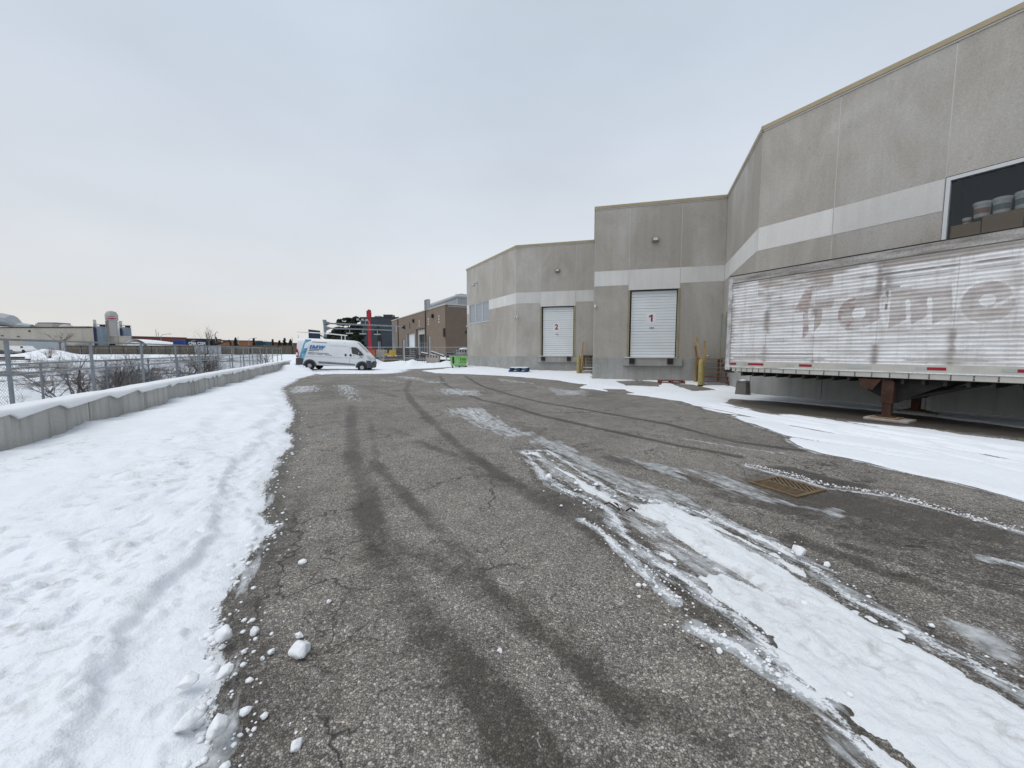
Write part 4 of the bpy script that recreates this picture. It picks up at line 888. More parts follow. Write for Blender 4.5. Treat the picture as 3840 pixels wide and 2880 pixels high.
# dumpster
gd = gzf(-4.6, 32.4) + .03
o = thing('dumpster', 'lime green wheeled dumpster with black lid beside the warehouse corner', 'dumpster', (-4.47, 32.3, gd), R(12))
def ringd(x0, x1, y0, y1, z): return [(x0, y0, z), (x1, y0, z), (x1, y1, z), (x0, y1, z)]
MB().loft([ringd(-.62, .62, -.40, .5, .17), ringd(-.72, .72, -.50, .52, .98)]).build('body', 'green', o)
B(-.76, .76, -.54, .56, .97, 1.03).build('rim_band', 'greenpale', o); MB().loft([ringd(-.77, .77, -.55, .57, 1.032), ringd(-.77, .77, -.55, .57, 1.06), ringd(-.6, .6, -.45, .5, 1.09)]).build('lid', 'black', o)
B(-.60, -.30, -.475, -.44, .22, .90).build('corner_panel', 'greenpale', o).rotation_euler = (R(-7), 0, 0)
tx = B(-.53, -.40, -.50, -.478, .35, .92); tx.build('warning_plate', 'black', o)
MB().prism([(0, .45), (.62, .45), (.62, .50), (0, .50)], -.49, -.475).build('side_rib', 'greendark', o); MB().prism([(.08, .60), (.17, .60), (.2, .86), (.1, .86)], -.502, -.49).build('logo_block', 'greendark', o); MB().prism([(.24, .62), (.58, .62), (.56, .8), (.25, .8)], -.502, -.492).build('logo_panel', 'greendark', o)
B(-.3, .72, -.06, .06, .10, .17).build('base_rail', 'black', o)
for x in (-.52, .05, .55):
    c_ = B(x - .05, x + .05, -.40, -.28, .1, .18).build('caster', 'black', o); MB().lathe([(.02, -.03), (.07, -.03), (.075, 0), (.07, .03), (.02, .03)], (x, -.34, .075), 12, 'y').build('wheel', 'rubber', c_)
# catch basin
GA = R(24)
o = thing('drain_grate', 'rusty square drain grate with slanted slots set in the asphalt', 'grate', (3.13, 4.29, -.035 + .004), GA)
h = .265
for a in ((-h, h, -h, -h + .04), (-h, h, h - .04, h), (-h, -h + .04, -h + .04, h - .04), (h - .04, h, -h + .04, h - .04)): B(*a, -.05, .018).build('frame_bar', 'rustiron', o)
B(-.016, .016, -h + .04, h - .04, -.05, .016).build('spine', 'rustiron', o)
def clipbar(c, sgn):     # slanted bar between spine and frame
    x0, x1 = .016, h - .04; w = .026
    pg = [(sgn * x0, c + x0), (sgn * x1, c + x1), (sgn * x1, c + x1 + w), (sgn * x0, c + x0 + w)]
    lo_, hi_ = -h + .04, h - .04
    def clip(pg, f):
        r = []
        for i in range(len(pg)):
            a, b_ = pg[i], pg[(i + 1) % len(pg)]; fa, fb = f(a), f(b_)
            if fa >= 0: r.append(a)
            if fa * fb < 0: tt = fa / (fa - fb); r.append((a[0] + (b_[0] - a[0]) * tt, a[1] + (b_[1] - a[1]) * tt))
        return r
    pg = clip(clip(pg, lambda q: q[1] - lo_), lambda q: hi_ - q[1]) if True else pg
    if len(pg) >= 3: MB().prism(pg, -.045, .014, 'z').build('slat', 'rustiron', o)
for sgn in (1, -1):
    c = -h - .22
    while c < h: clipbar(c, sgn); c += .058
B(-h + .01, h - .01, -h + .01, h - .01, -.5, -.06).build('pit', 'black', o)

# ---------------------------------------------------------------- lumps of snow and litter
def lump_mesh(seed):
    bm = bmesh.new(); bmesh.ops.create_icosphere(bm, subdivisions=3, radius=1.0); rr = random.Random(seed)
    ph = [(rr.uniform(.8, 2.4), Vector((rr.uniform(-1, 1), rr.uniform(-1, 1), rr.uniform(-1, 1))).normalized(), rr.uniform(0, 6)) for _ in range(7)]
    pl = [(Vector((rr.uniform(-1, 1), rr.uniform(-1, 1), rr.uniform(-.3, 1))).normalized(), rr.uniform(.55, .85)) for _ in range(9)]
    for v in bm.verts:
        p = v.co.normalized(); f = 1 + sum(.085 * math.sin(k * 3 * p.dot(d) + q) for k, d, q in ph)
        p = p * f
        for n_, dd_ in pl:
            e = p.dot(n_) - dd_
            if e > 0: p -= n_ * e * .97
        v.co = Vector((p.x, p.y, p.z * .82))
    me = bpy.data.meshes.new('snow_lump'); bm.to_mesh(me); bm.free(); me.shade_smooth(); me.materials.append(MATS['snowlump']); return me
LM = [lump_mesh(i) for i in range(6)]
LUMP = [((-1.05, 1.80), .055, 'largest round lump of snow lying alone on the asphalt'), ((-1.38, 1.95), .026, 'pointed snow lump left of the large round one'), ((-1.12, 1.92), .020, 'small egg shaped snow lump just behind the largest round lump'),
        ((-1.10, 2.20), .016, 'little snow lump farthest out on bare asphalt'), ((-1.47, 1.85), .045, 'square snow lump broken off the edge of the snow bank'), ((-.82, 1.35), .026, 'round snow lump near the bottom edge of the photo on bare asphalt'),
        ((-1.02, 1.47), .016, 'flat oval snow lump below the largest round lump'), ((-1.13, 1.37), .042, 'big ball of snow against the bank at the bottom of the photo'), ((-1.205, 1.81), .017, 'three cornered snow bit left of the largest lump'),
        ((-1.34, 1.81), .015, 'oval snow bit nearest the square lump'), ((-1.22, 1.77), .013, 'small snow bit between the square lump and the largest lump'), ((2.09, 2.70), .05, 'square white block of snow at the right edge of the packed strip'),
        ((-.06, 1.82), .014, 'lone snow bit in the dark tyre track'), ((1.04, 1.82), .016, 'snow bit beside the slush edge of the packed strip'), ((.81, 2.36), .018, 'snow lump left of the packed strip by the slush ridge'), ((.78, 2.25), .012, 'smallest snow bit left of the packed strip'),
        ((.42, 4.35), .05, 'peaked lump of snow on the upper end of the packed strip'), ((-1.42, 1.58), .045, 'long flat slab of snow leaning on the bank at lower left'), ((-1.30, 1.63), .035, 'elongated snow slab on top of the lower bank edge'), ((-1.27, 1.40), .045, 'broad snow slab at the very bottom of the bank'), ((2.22, 2.6), .02, 'snow bit right of the square white block')]
for k, ((x, y), r, lab) in enumerate(LUMP):
    o = bpy.data.objects.new('snow_lump', LM[k % 6]); C.objects.link(o); base = gzf(x, y) + (.05 if 'bank' in lab else (.035 if 'strip' in lab and 'left' not in lab and 'slush' not in lab else 0))
    s_ = (1.05, .95, .7) if 'slab' in lab else (1, 1, 1)
    o.location = (x, y, base + r * .62 * s_[2]); o.scale = (r * s_[0], r * s_[1], r * s_[2]); o.rotation_euler = (random.uniform(-.3, .3), random.uniform(-.3, .3), random.uniform(0, 6) if 'slab' not in lab else R(50))
    tag(o, lab, 'snow lump', 'lumps of snow')
# crumbs too many to count
rr = random.Random(5); mb = MB()
def crumb(x, y, r, z=0.):
    n = 6; a0 = rr.uniform(0, 6)
    ring = lambda k, zz: [(x + r * k * rr.uniform(.7, 1.2) * math.cos(a0 + i * 6.283 / n), y + r * k * rr.uniform(.7, 1.2) * math.sin(a0 + i * 6.283 / n), z + zz) for i in range(n)]
    mb.loft([ring(.8, -.002), ring(1.0, r * .32), ring(.5, r * .72)])
def edge_scatter(pl, n, sd, r0, r1, bias):
    for _ in range(n):
        i = rr.randrange(len(pl) - 1); tt = rr.random(); x = pl[i][0] + (pl[i + 1][0] - pl[i][0]) * tt; y = pl[i][1] + (pl[i + 1][1] - pl[i][1]) * tt
        x += rr.gauss(bias, sd) * (1 + y * .05); y += rr.gauss(0, sd * .6)
        r = rr.uniform(r0, r1) * (1 if rr.random() < .85 else 1.8)
        crumb(x, y, r, gzf(x, y) + (.01 if bias == 0 else 0))
edge_scatter(EDGE[:13], 90, .10, .003, .008, .07); edge_scatter(EDGE[:14], 200, .16, .008, .020, -.16); edge_scatter(EDGE[13:24], 90, .12, .006, .016, .08)
edge_scatter(STL[:14], 110, .06, .003, .009, -.04); edge_scatter(STR[2:], 110, .07, .003, .009, .03); edge_scatter(SLUSH + SLUSH2, 200, .05, .003, .010, 0.02); edge_scatter(CRUMB, 420, .04, .003, .009, 0)
edge_scatter([(.55, 4.3), (1.3, 3.3), (1.7, 2.4), (1.9, 1.6)], 50, .22, .008, .02, 0)
for v in range(len(mb.v)): pass
o = mb.build('snow_crumbs', 'snowlump', None, True); tag(o, 'loose crumbs of snow scattered along the snow edges', 'snow', kind='stuff')
o = thing('twig_litter', 'dark twig with a red brown leaf lying on the packed snow', 'litter', (.98, 3.52, .035), R(20))
MB().tube([(-.12, .02, .05), (-.06, .03, .055), (-.02, .0, .03), (.0, -.06, .005)], .007, 5).build('twig', 'twig', o); MB().tube([(.04, -.10, .012), (.10, -.08, .02), (.12, -.12, .005)], .009, 5).build('twig', 'twig', o)
MB().add([(-.03, 0, .06), (.0, -.025, .03), (.02, .0, .045), (.01, -.05, .0), (-.01, .03, .055)], [(0, 1, 2), (1, 3, 2), (0, 2, 4)]).build('leaf', 'leafred', o)

# ---------------------------------------------------------------- delivery van
VG = .02
VAN = thing('delivery_van', 'white high roof delivery van with blue diagonal stripe parked across the yard', 'van', (-13.68, 30.6, gzf(-13.5, 30.6) - .02), 0); VAN.scale = (.945, .945, .945); VAN.rotation_euler = (0, R(2.5), R(7.0))
def sec(x, zb, zt, w, sh=1.0):
    hw = w; zs_ = zt
    pts = [(hw - .06, zb), (hw, zb + .09), (hw + .0, zb + .45), (hw - .005, max(zb + .6, zt - 1.05)), (hw - .05, max(zb + .66, zt - .42)), (hw - .13, zt - .12), (hw - .24, zt - .03), (hw - .5, zt), (0, zt + .012)]
    return [(x, y, z) for y, z in pts] + [(x, -y, z) for y, z in pts[-2::-1]]
ST = [(-3.02, .42, 2.40, .96), (-2.99, .40, 2.50, 1.0), (-2.6, .40, 2.54, 1.02), (0, .40, 2.54, 1.02), (1.15, .40, 2.51, 1.02), (1.42, .40, 2.44, 1.02), (1.9, .40, 1.98, 1.02), (2.36, .40, 1.52, 1.01), (2.62, .40, 1.27, .95), (2.76, .40, 1.08, .80), (2.82, .42, .90, .55)]
bd = MB().loft([sec(*q) for q in ST]); ov = bd.build('body', 'vanwhite', VAN, True)
bm = bmesh.new(); bm.from_mesh(ov.data); bmesh.ops.split_edges(bm, edges=[e for e in bm.edges if len(e.link_faces) == 2 and e.calc_face_angle(0) > R(38)]); bm.to_mesh(ov.data); bm.free()
SY = 1.027
def side(name, m, pg, off=0., both=True, th=.012, parent=None):      # flat pieces on the flanks, following the tumblehome
    def yy(z): return SY + off - (0 if z < 1.49 else .045 * min(1, (z - 1.49) / .63)) - (0 if z < 2.12 else .08 * (z - 2.12) / .30)
    for sg in ((-1, 1) if both else (-1,)):
        n = len(pg); vs = [(x, sg * yy(z), z) for x, z in pg] + [(x, sg * (yy(z) - th - .02), z) for x, z in pg]
        MB().add(vs, [tuple(range(n)), tuple(range(2 * n - 1, n - 1, -1))] + [(i, (i + 1) % n, n + (i + 1) % n, n + i) for i in range(n)]).build(name, m, parent or VAN)
side('side_window', 'glassdark', [(1.20, 1.98), (1.55, 1.97), (1.72, 1.86), (2.2, 1.34), (1.95, 1.33), (1.32, 1.42), (1.25, 1.5), (1.19, 1.9)], .004)
bl = [(-2.38, 2.44), (-1.95, 2.44), (-2.42, .96), (-2.82, .96)]
side('blue_stripe', 'vanblue', [bl[0], bl[1], (-2.08, 2.0), (-2.25, 1.49), bl[2], bl[3], (-2.65, 1.49), (-2.47, 2.12)], .004)
side('sill_strip', 'vangrey', [(-1.35, .72), (1.5, .62), (1.5, .48), (-1.30, .55)], .010)
for a in ([(.66, .55), (.675, .55), (.675, 2.35), (.66, 2.35)], [(-.52, .56), (-.505, .56), (-.505, 2.36), (-.52, 2.36)], [(1.05, .6), (1.065, .6), (1.10, 2.0), (1.085, 2.0)]): side('door_seam', 'vangrey', a, .003)
side('body_crease', 'galvlight', [(-2.4, 1.085), (1.9, 1.085), (1.9, 1.10), (-2.4, 1.10)], .003); side('roof_seam', 'galvlight', [(-.5, 2.02), (1.0, 2.02), (1.0, 2.035), (-.5, 2.035)], .003)
for x in (.76, 1.15): side('door_handle', 'black', [(x - .06, 1.22), (x + .06, 1.22), (x + .07, 1.3), (x + .06, 1.40), (x - .06, 1.40), (x - .07, 1.3)], .02)
side('fuel_badge', 'vangrey', [(1.36, 1.24), (1.44, 1.25), (1.43, 1.32), (1.37, 1.31)], .004); side('badge', 'vangrey', [(1.86, 1.17), (2.1, 1.15), (2.1, 1.19), (1.88, 1.21)], .004)
for z, x0, x1, h_ in ((2.24, -1.85, -.72, .05), (1.665, -2.02, -1.02, .055), (1.585, -2.06, -1.3, .04), (1.54, -2.1, -1.7, .03), (1.37, -2.14, -.55, .05), (1.28, -2.14, -1.63, .045), (1.27, -1.48, -1.0, .045), (1.25, -.86, -.32, .045)):
    pg = [(x0, z), (x1, z - .03), (x1, z - .03 + h_), (x0, z + h_)]; side('printed_line', 'vangrey', pg, .004, both=False)
def bars(name, segs, w):
    mb = MB()
    for (x0, z0), (x1, z1) in segs:
        sh = .0; mb.hexa([(x0 - w, -1.030, z0), (x0 + w, -1.030, z0), (x0 + w, -1.02, z0), (x0 - w, -1.02, z0), (x1 - w, -1.030 + .012, z1), (x1 + w, -1.030 + .012, z1), (x1 + w, -1.01, z1), (x1 - w, -1.01, z1)])
    return mb.build(name, 'vantext', VAN)
za, zb_ = 1.74, 2.0
def it(x, z): return (x + .32 * (z - za), z)
bars('company_letter', [(it(-1.97, za), it(-1.97, zb_))], .06)
bars('company_letter', [(it(-1.80, za), it(-1.80, zb_)), (it(-1.64, za), it(-1.78, zb_)), (it(-1.62, za), it(-1.50, zb_)), (it(-1.46, za), it(-1.46, zb_))], .048)
bars('company_letter', [(it(-1.26, za), it(-1.32, zb_)), (it(-1.24, za), it(-1.14, zb_)), (it(-1.06, za), it(-1.12, zb_)), (it(-1.04, za), it(-.92, zb_))], .048)
# bumpers, arches, wheels, lamps
MB().loft([[(x_ - k_ * (1 if abs(y_) < .9 else .3), y_, z_) for x_, y_ in ((2.40, -1.03), (2.55, -1.02), (2.72, -.90), (2.84, -.62), (2.88, 0), (2.84, .62), (2.72, .90), (2.55, 1.02), (2.40, 1.03))] for z_, k_ in ((.32, .06), (.42, .0), (.75, .0), (.88, .04), (.93, .14))]).build('front_bumper', 'vanclad', VAN)
MB().prism([(-3.06, .34), (-2.55, .38), (-2.45, .90), (-2.7, .95), (-3.05, .92)], -1.03, 1.03).build('rear_bumper', 'vanclad', VAN)
B(2.80, 2.885, -.55, .55, .62, .80).build('grille', 'black', VAN)
for x in (-1.99, 2.06):
    for sg in (-1, 1):
        arc = [(x + .50 * math.cos(a), .36 + .50 * math.sin(a)) for a in np.linspace(R(-8), R(188), 15)]; arc2 = [(x + .39 * math.cos(a), .36 + .39 * math.sin(a)) for a in np.linspace(R(188), R(-8), 15)]
        y0, y1 = (SY + .018, SY - .06); pts = arc + arc2; n = len(pts)
        ar = MB()
        for i in range(14): 
            q = [arc[i], arc[i + 1], arc2[13 - i], arc2[14 - i]]; ar.hexa([(u, sg * y0, w) for u, w in q] + [(u, sg * y1, w) for u, w in q])
        ar.build('wheel_arch', 'vanclad', VAN)
        well = [(x + .395 * math.cos(a), .36 + .395 * math.sin(a)) for a in np.linspace(R(-8), R(188), 15)]; MB().prism(well, sg * (SY - .25), sg * (SY + .004)).build('wheel_well', 'black', VAN)
        yw = sg * (SY - .13)
        w_ = MB().lathe([(.1, -.11), (.24, -.115), (.33, -.10), (.355, -.06), (.355, .06), (.33, .10), (.24, .115), (.1, .11)], (x, yw, .345), 26, 'y').build('wheel', 'rubber', VAN, True); w_.location.y = sg * .075
        rim = MB().lathe([(.0, .07), (.06, .075), (.09, .05), (.17, .055), (.215, .10), (.235, .112)], (x, yw, .345), 22, 'y'); 
        if sg < 0: rim.xf(lambda a, b_, c: (a, 2 * yw - b_, c))
        rim.build('rim', 'rim', w_)
for sg in (-1, 1):
    MB().prism([(-3.035, 1.02), (-2.86, 1.0), (-2.84, 1.35), (-2.93, 1.62), (-3.03, 1.66)], sg * .86, sg * 1.035).build('tail_lamp', 'tailred', VAN); MB().prism([(-3.04, 1.12), (-2.9, 1.12), (-2.9, 1.34), (-3.04, 1.36)], sg * 1.0, sg * 1.04).build('reverse_lamp', 'camwhite', VAN)
    MB().loft([[(2.42, sg * 1.01, 1.30), (2.60, sg * .995, 1.06), (2.76, sg * .86, 1.0), (2.66, sg * .86, 1.20)], [(2.40, sg * .93, 1.36), (2.56, sg * .90, 1.18), (2.78, sg * .76, 1.05), (2.66, sg * .74, 1.26)]]).build('head_lamp', 'headlamp', VAN)
    mr_ = MB().rbox(1.86, 2.02, min(sg * 1.08, sg * 1.28), max(sg * 1.08, sg * 1.28), 1.30, 1.66, .04).build('mirror', 'vanclad', VAN); B(1.83, 1.858, min(sg * 1.11, sg * 1.26), max(sg * 1.11, sg * 1.26), 1.42, 1.58).build('mirror_glass', 'camwhite', mr_); B(1.9, 1.96, min(sg * .98, sg * 1.1), max(sg * .98, sg * 1.1), 1.40, 1.46).build('mirror_arm', 'black', mr_)
ws = MB(); zs2 = [(1.50, 2.375), (1.9, 1.995), (2.3, 1.59)]
ws.loft([[(x, y, z + .012 - .10 * (abs(y) / .78) ** 3) for y in np.linspace(-.80, .80, 9)] for x, z in zs2], cap=False, closed=False).build('windscreen', 'glassdark', VAN, True)

# ---------------------------------------------------------------- flatbed behind the van: navy bed wall, dark frame, white rack
FT_ = thing('flatbed_truck', 'navy and black flatbed truck with a white rack, rising behind the van roof', 'truck', (-18.75, 38.6, gzf(-18, 38) - .62), 0)
MB().prism([(-.95, 2.4), (-.95, 4.15), (-.45, 3.75), (.12, 3.3), (.12, 2.4)], -.9, -.84).build('bed_wall', 'navy', FT_); B(-.99, -.90, -.93, 1.2, 1.0, 4.17).build('end_wall', 'navy', FT_); MB().tube([(.1, -.8, 3.6), (1.2, -.8, 3.05), (1.9, -.8, 2.95)], .07, 6).build('boom', 'darksteel', FT_)
B(-1.0, 2.9, -.8, 1.2, 1.1, 1.5).build('bed_frame', 'darksteel', FT_); B(-.2, 2.2, -.7, .9, 2.3, 2.95).build('engine_housing', 'timberdark', FT_); B(1.5, 2.3, -.6, .8, 2.95, 3.4).build('cab_box', 'black', FT_)
for x in (-2.0, .4, 2.2, 2.55): B(x - .03, x + .03, -.95, -.89, 2.6 if x > 1 else 3.3, 3.62).build('rack_post', 'whitepaint', FT_)
MB().tube([(-2.1, -.92, 3.95), (.5, -.92, 3.80), (2.75, -.92, 3.58)], .055, 6).build('rack_rail', 'whitepaint', FT_); B(1.8, 2.75, -.98, -.86, 2.55, 2.64).build('rack_rail', 'whitepaint', FT_)
for x in (-.3, 2.2):
    for y in (-.8, .9): MB().lathe([(.1, -.1), (.42, -.1), (.45, 0), (.42, .1), (.1, .1)], (x, y, .45), 16, 'y').build('wheel', 'rubber', FT_)
B(-.2, 2.5, -.7, 1.0, .5, 1.1).build('chassis', 'darksteel', FT_); B(.0, .2, -.6, .8, 1.5, 2.4).build('upright', 'darksteel', FT_); B(1.9, 2.1, -.6, .8, 1.5, 2.4).build('upright', 'darksteel', FT_)

# ---------------------------------------------------------------- concrete retaining wall with its snow cap, guard rail and chain link
WTOP = .60
RW = thing('retaining_wall', 'low grey concrete retaining wall capped with snow, along the left of the yard', 'wall', (*WALL0, 0), -WAZ + R(90))
# local x along the wall, y away from the yard
rw = random.Random(3); t_ = -9.0; joints = []
while t_ < WALL_END - .5:
    ln = rw.choice((.95, 1.25, 1.6, 2.1, .55)); e = min(t_ + ln, WALL_END); joints.append(t_); off = rw.uniform(-.012, .012) * (1 if rw.random() < .8 else 2.2)
    zg = gzf(*wall_pt(t_)[:2])
    MB().rbox(t_ + .006, e - .006, off, .42, zg - .4, zg + WTOP + rw.uniform(-.008, .008), .012).build('wall_section', 'wallconc', RW); t_ = e
a = np.arange(-9, WALL_END + .12, .045); prof = 13
rings = []
zg_ = gz(np.array([wall_pt(q)[0] for q in a]), np.array([wall_pt(q)[1] for q in a]))
n1 = fbm(a * .9, a * 0, 4, 301); n2 = vn(a * 1.35, a * 0, 302); saw = np.mod(a * .82 + 1.5 * n2, 1.0)
for i, q in enumerate(a):
    endf = float(sst(0, .18, WALL_END + .1 - q)); hgt = (.042 + .05 * n1[i]) * endf + .004; drop = (.012 + .10 * (1 - saw[i]) ** .8 * float(sst(0, .10, saw[i])) * (.5 + n1[i]))
    ovh = .035 + .05 * (1 - saw[i]) * float(sst(0, .08, saw[i])); zt = zg_[i] + WTOP
    ring = [(q, .02, zt - .002), (q, -ovh * .6, zt - drop), (q, -ovh, zt - drop * .75), (q, -ovh * 1.05, zt + hgt * .2 - drop * .3), (q, -ovh * .7, zt + hgt * .65), (q, .02, zt + hgt * .92), (q, .13, zt + hgt), (q, .28, zt + hgt * 1.02), (q, .40, zt + hgt * .8), (q, .46, zt + hgt * .3), (q, .44, zt - .03), (q, .40, zt - .002)]
    rings.append(ring)
o = MB().loft(rings).build('snow_cap', 'snowlump', RW, True)
# galvanised guard rail on the back of the wall
GR = thing('guard_rail', 'grey galvanised two rail guard rail standing behind the retaining wall', 'railing', wall_pt(0, .66), -WAZ + R(90))
def pz(t, o): return gzf(*wall_pt(t, 0)[:2])
k = -3
while 1.29 + 2.29 * k < 31.5:
    tt = 1.29 + 2.29 * k; z = pz(tt, .6); B(tt - .021, tt + .021, -.021, .021, z - .6, z + 1.655).build('post', 'galv', GR); k += 1
tt = [-6 + 2.5 * i for i in range(16)]
for name, h_, r in (('top_rail', 1.675, .017), ('mid_rail', 1.105, .015)):
    mb = MB()
    for p, q in zip(tt[:-1], tt[1:]):
        za, zb = pz(p, 0) + h_, pz(q, 0) + h_; mb.hexa([(p, -.02, za - r), (q, -.02, zb - r), (q, .02, zb - r), (p, .02, za - r), (p, -.02, za + r), (q, -.02, zb + r), (q, .02, zb + r), (p, .02, za + r)])
    mb.build(name, 'galv', GR)
def chainlink(name, label, cat, loc, rz, L, h, zf, cell, wr, post_d, m='galv', start=0., midrail=None, rail_r=.024):
    o = thing(name, label, cat, loc, rz)
    x = start
    while x <= L + .01: z = zf(x); MB().tube([(x, 0, z - .4), (x, 0, z + h)], .024, 8).build('post', m, o); x += post_d
    xs_ = np.arange(start, L + 2, 2.0); MB().tube([(q, 0, zf(q) + h) for q in xs_], rail_r, 6).build('top_rail', m, o)
    if midrail: MB().tube([(q, 0, zf(q) + midrail) for q in xs_], rail_r, 6).build('mid_rail', m, o)
    mb = MB(); x = start - h
    while x < L:
        for sg in (1, -1):
            xa, xb = (x, x + h) if sg > 0 else (x + h, x)
            ta, tb_ = 0., 1.
            lo, hi = min(xa, xb), max(xa, xb)
            # clip to the fence length
            def at(f): return xa + (xb - xa) * f
            fs = [f for f in np.linspace(0, 1, 5) if start <= at(f) <= L]
            if len(fs) >= 2:
                f0, f1 = fs[0], fs[-1]; p = (at(f0), .004 * sg, zf(at(f0)) + .03 + (h - .03) * f0); q = (at(f1), .004 * sg, zf(at(f1)) + .03 + (h - .03) * f1); mb.tube([p, q], wr, 3, False)
        x += cell
    w = mb.build('wire_mesh', m, o); w['kind'] = 'stuff'
    return o
def lowz(x): return terz(*wall_pt(x, 1.9)[:2])
chainlink('chain_link_fence', 'waist high chain link fence on the slope beyond the guard rail', 'fence', wall_pt(0, 1.9), -WAZ + R(90), 30., 1.10, lambda x: pz(x, 0) + .11, .075, .0028, 2.6, 'galv', -6., None, .019)

# ---------------------------------------------------------------- bare shrubs and trees
def branchy(base, h, n, spread, seed, r0=.018, levels=3, droop=.0, sides=4, twigs=3):
    rr = random.Random(seed); mb = MB()
    def grow(p, d, L, r, lv):
        pts = [p]; rs = [r]; q = Vector(p); dd_ = Vector(d)
        seg = 4 if lv else 5
        for i in range(seg):
            dd_ = (dd_ + Vector((rr.gauss(0, .16), rr.gauss(0, .16), rr.gauss(.03 - droop, .10)))).normalized(); q = q + dd_ * (L / seg); pts.append(tuple(q)); rs.append(r * (1 - .75 * (i + 1) / seg))
            if lv < levels and i >= 1:
                for _ in range(1 if lv else twigs if i > 1 else 1):
                    s_ = (dd_ + Vector((rr.gauss(0, .7), rr.gauss(0, .7), rr.gauss(.15, .4)))).normalized(); grow(tuple(q), s_, L * rr.uniform(.35, .6), rs[-1] * .75, lv + 1)
        mb.tube(pts, rs, sides if lv < 1 else 3, False)
    for i in range(n):
        a = rr.uniform(0, 6.283); e = rr.uniform(.25, 1.0) * spread
        grow((base[0] + rr.gauss(0, .06), base[1] + rr.gauss(0, .06), base[2]), Vector((math.cos(a) * e, math.sin(a) * e, 1)).normalized(), h * rr.uniform(.7, 1.05), r0 * rr.uniform(.7, 1.1), 0)
    return mb
SH = [((-11.6, 10.2), 2.5, 6, 1.0, 'leafless shrub leaning left behind the first bay of the guard rail'), ((-13.0, 12.6), 2.7, 7, .9, 'dense leafless shrub behind the second bay of the guard rail'), ((-14.3, 14.6), 2.7, 7, .8, 'tangled leafless shrub in the middle of the shrub row'), ((-15.6, 16.2), 2.8, 7, .8, 'dark leafless shrub right of the tangled one'),
      ((-14.6, 17.4), 2.8, 6, .65, 'upright leafless shrub near the snow capped wall'), ((-15.4, 19.4), 3.0, 6, .55, 'tall upright leafless shrub in front of the grey gate'), ((-16.4, 20.6), 3.1, 5, .5, 'tallest twiggy shrub at the right end of the shrub row'), ((-17.5, 17.5), 2.7, 6, .8, 'leafless shrub farther down the pond slope'), ((-19.5, 30.5), 2.2, 6, .6, 'low reddish shrub near the wall end'), ((-12.2, 11.2), 2.0, 6, 1.1, 'low spreading shrub against the chain link, left part'), ((-13.7, 13.5), 2.3, 7, 1.0, 'low shrub squeezed between the dense and the tangled one'), ((-15.2, 15.2), 2.4, 7, 1.0, 'shrub with crossing branches behind the tangled one'), ((-16.3, 18.6), 2.6, 7, .8, 'bushy shrub left of the tallest twiggy one'), ((-18.0, 23.0), 2.4, 7, .8, 'scrubby shrub seen through the far bays of the railing'), ((-19.5, 25.5), 2.3, 7, .8, 'last scrubby shrub before the wall end')]
for k, ((x, y), h_, n, sp, lab) in enumerate(SH):
    z = terz(x, y) - .1; o = thing('bare_shrub', lab, 'shrub', (x, y, z), 0, 'bare shrubs beyond the guard rail'); branchy((0, 0, 0), h_ * .58, n + 3, sp * 1.15, 40 + k, .025).build('branches', 'bark', o); MB().lathe([(.16, -.1), (.12, .05), (.06, .12)], n=8).build('root_crown', 'bark', o)
# scrub too thin to count
mb = MB(); rr = random.Random(9)
for _ in range(900):
    y = rr.uniform(20, 70); s_ = rr.uniform(8, 60); x = WALL0[0] + WD[0] * (y - 5) - s_
    if rr.random() > .35 + .6 * math.exp(-((y - 45) / 9) ** 2): continue
    z = terz(x, y); hh = rr.uniform(.25, .8)
    for j in range(4): mb.tube([(x + rr.gauss(0, .15), y + rr.gauss(0, .15), z - .05), (x + rr.gauss(0, .3), y + rr.gauss(0, .3), z + hh * rr.uniform(.6, 1))], [.012, .004], 3, False)
tag(mb.build('dead_grass', 'bark'), 'dead stalks and brush poking through the pond snow', 'brush', kind='stuff')

# ---------------------------------------------------------------- beyond the yard
def at(u, v, Y): return ((u - 1920) / 1446 * Y, Y, 1.5 + (1321 - v) / 1446 * Y)
def ux(u, Y): return (u - 1920) / 1446 * Y
def vz(v, Y): return 1.5 + (1321 - v) / 1446 * Y
class Loc:      # boxes in world metres for a thing whose Empty stands at `o`
    def __init__(s, o): s.o = o; s.l = o.location
    def box(s, name, m, x0, x1, y0, y1, z0, z1, parent=None): l = s.l; return B(x0 - l.x, x1 - l.x, y0 - l.y, y1 - l.y, z0 - l.z, z1 - l.z).build(name, m, parent or s.o)
    def mb(s, name, m, mb, parent=None, smooth=False): l = s.l; return mb.xf(lambda x, y, z: (x - l.x, y - l.y, z - l.z)).build(name, m, parent or s.o, smooth)
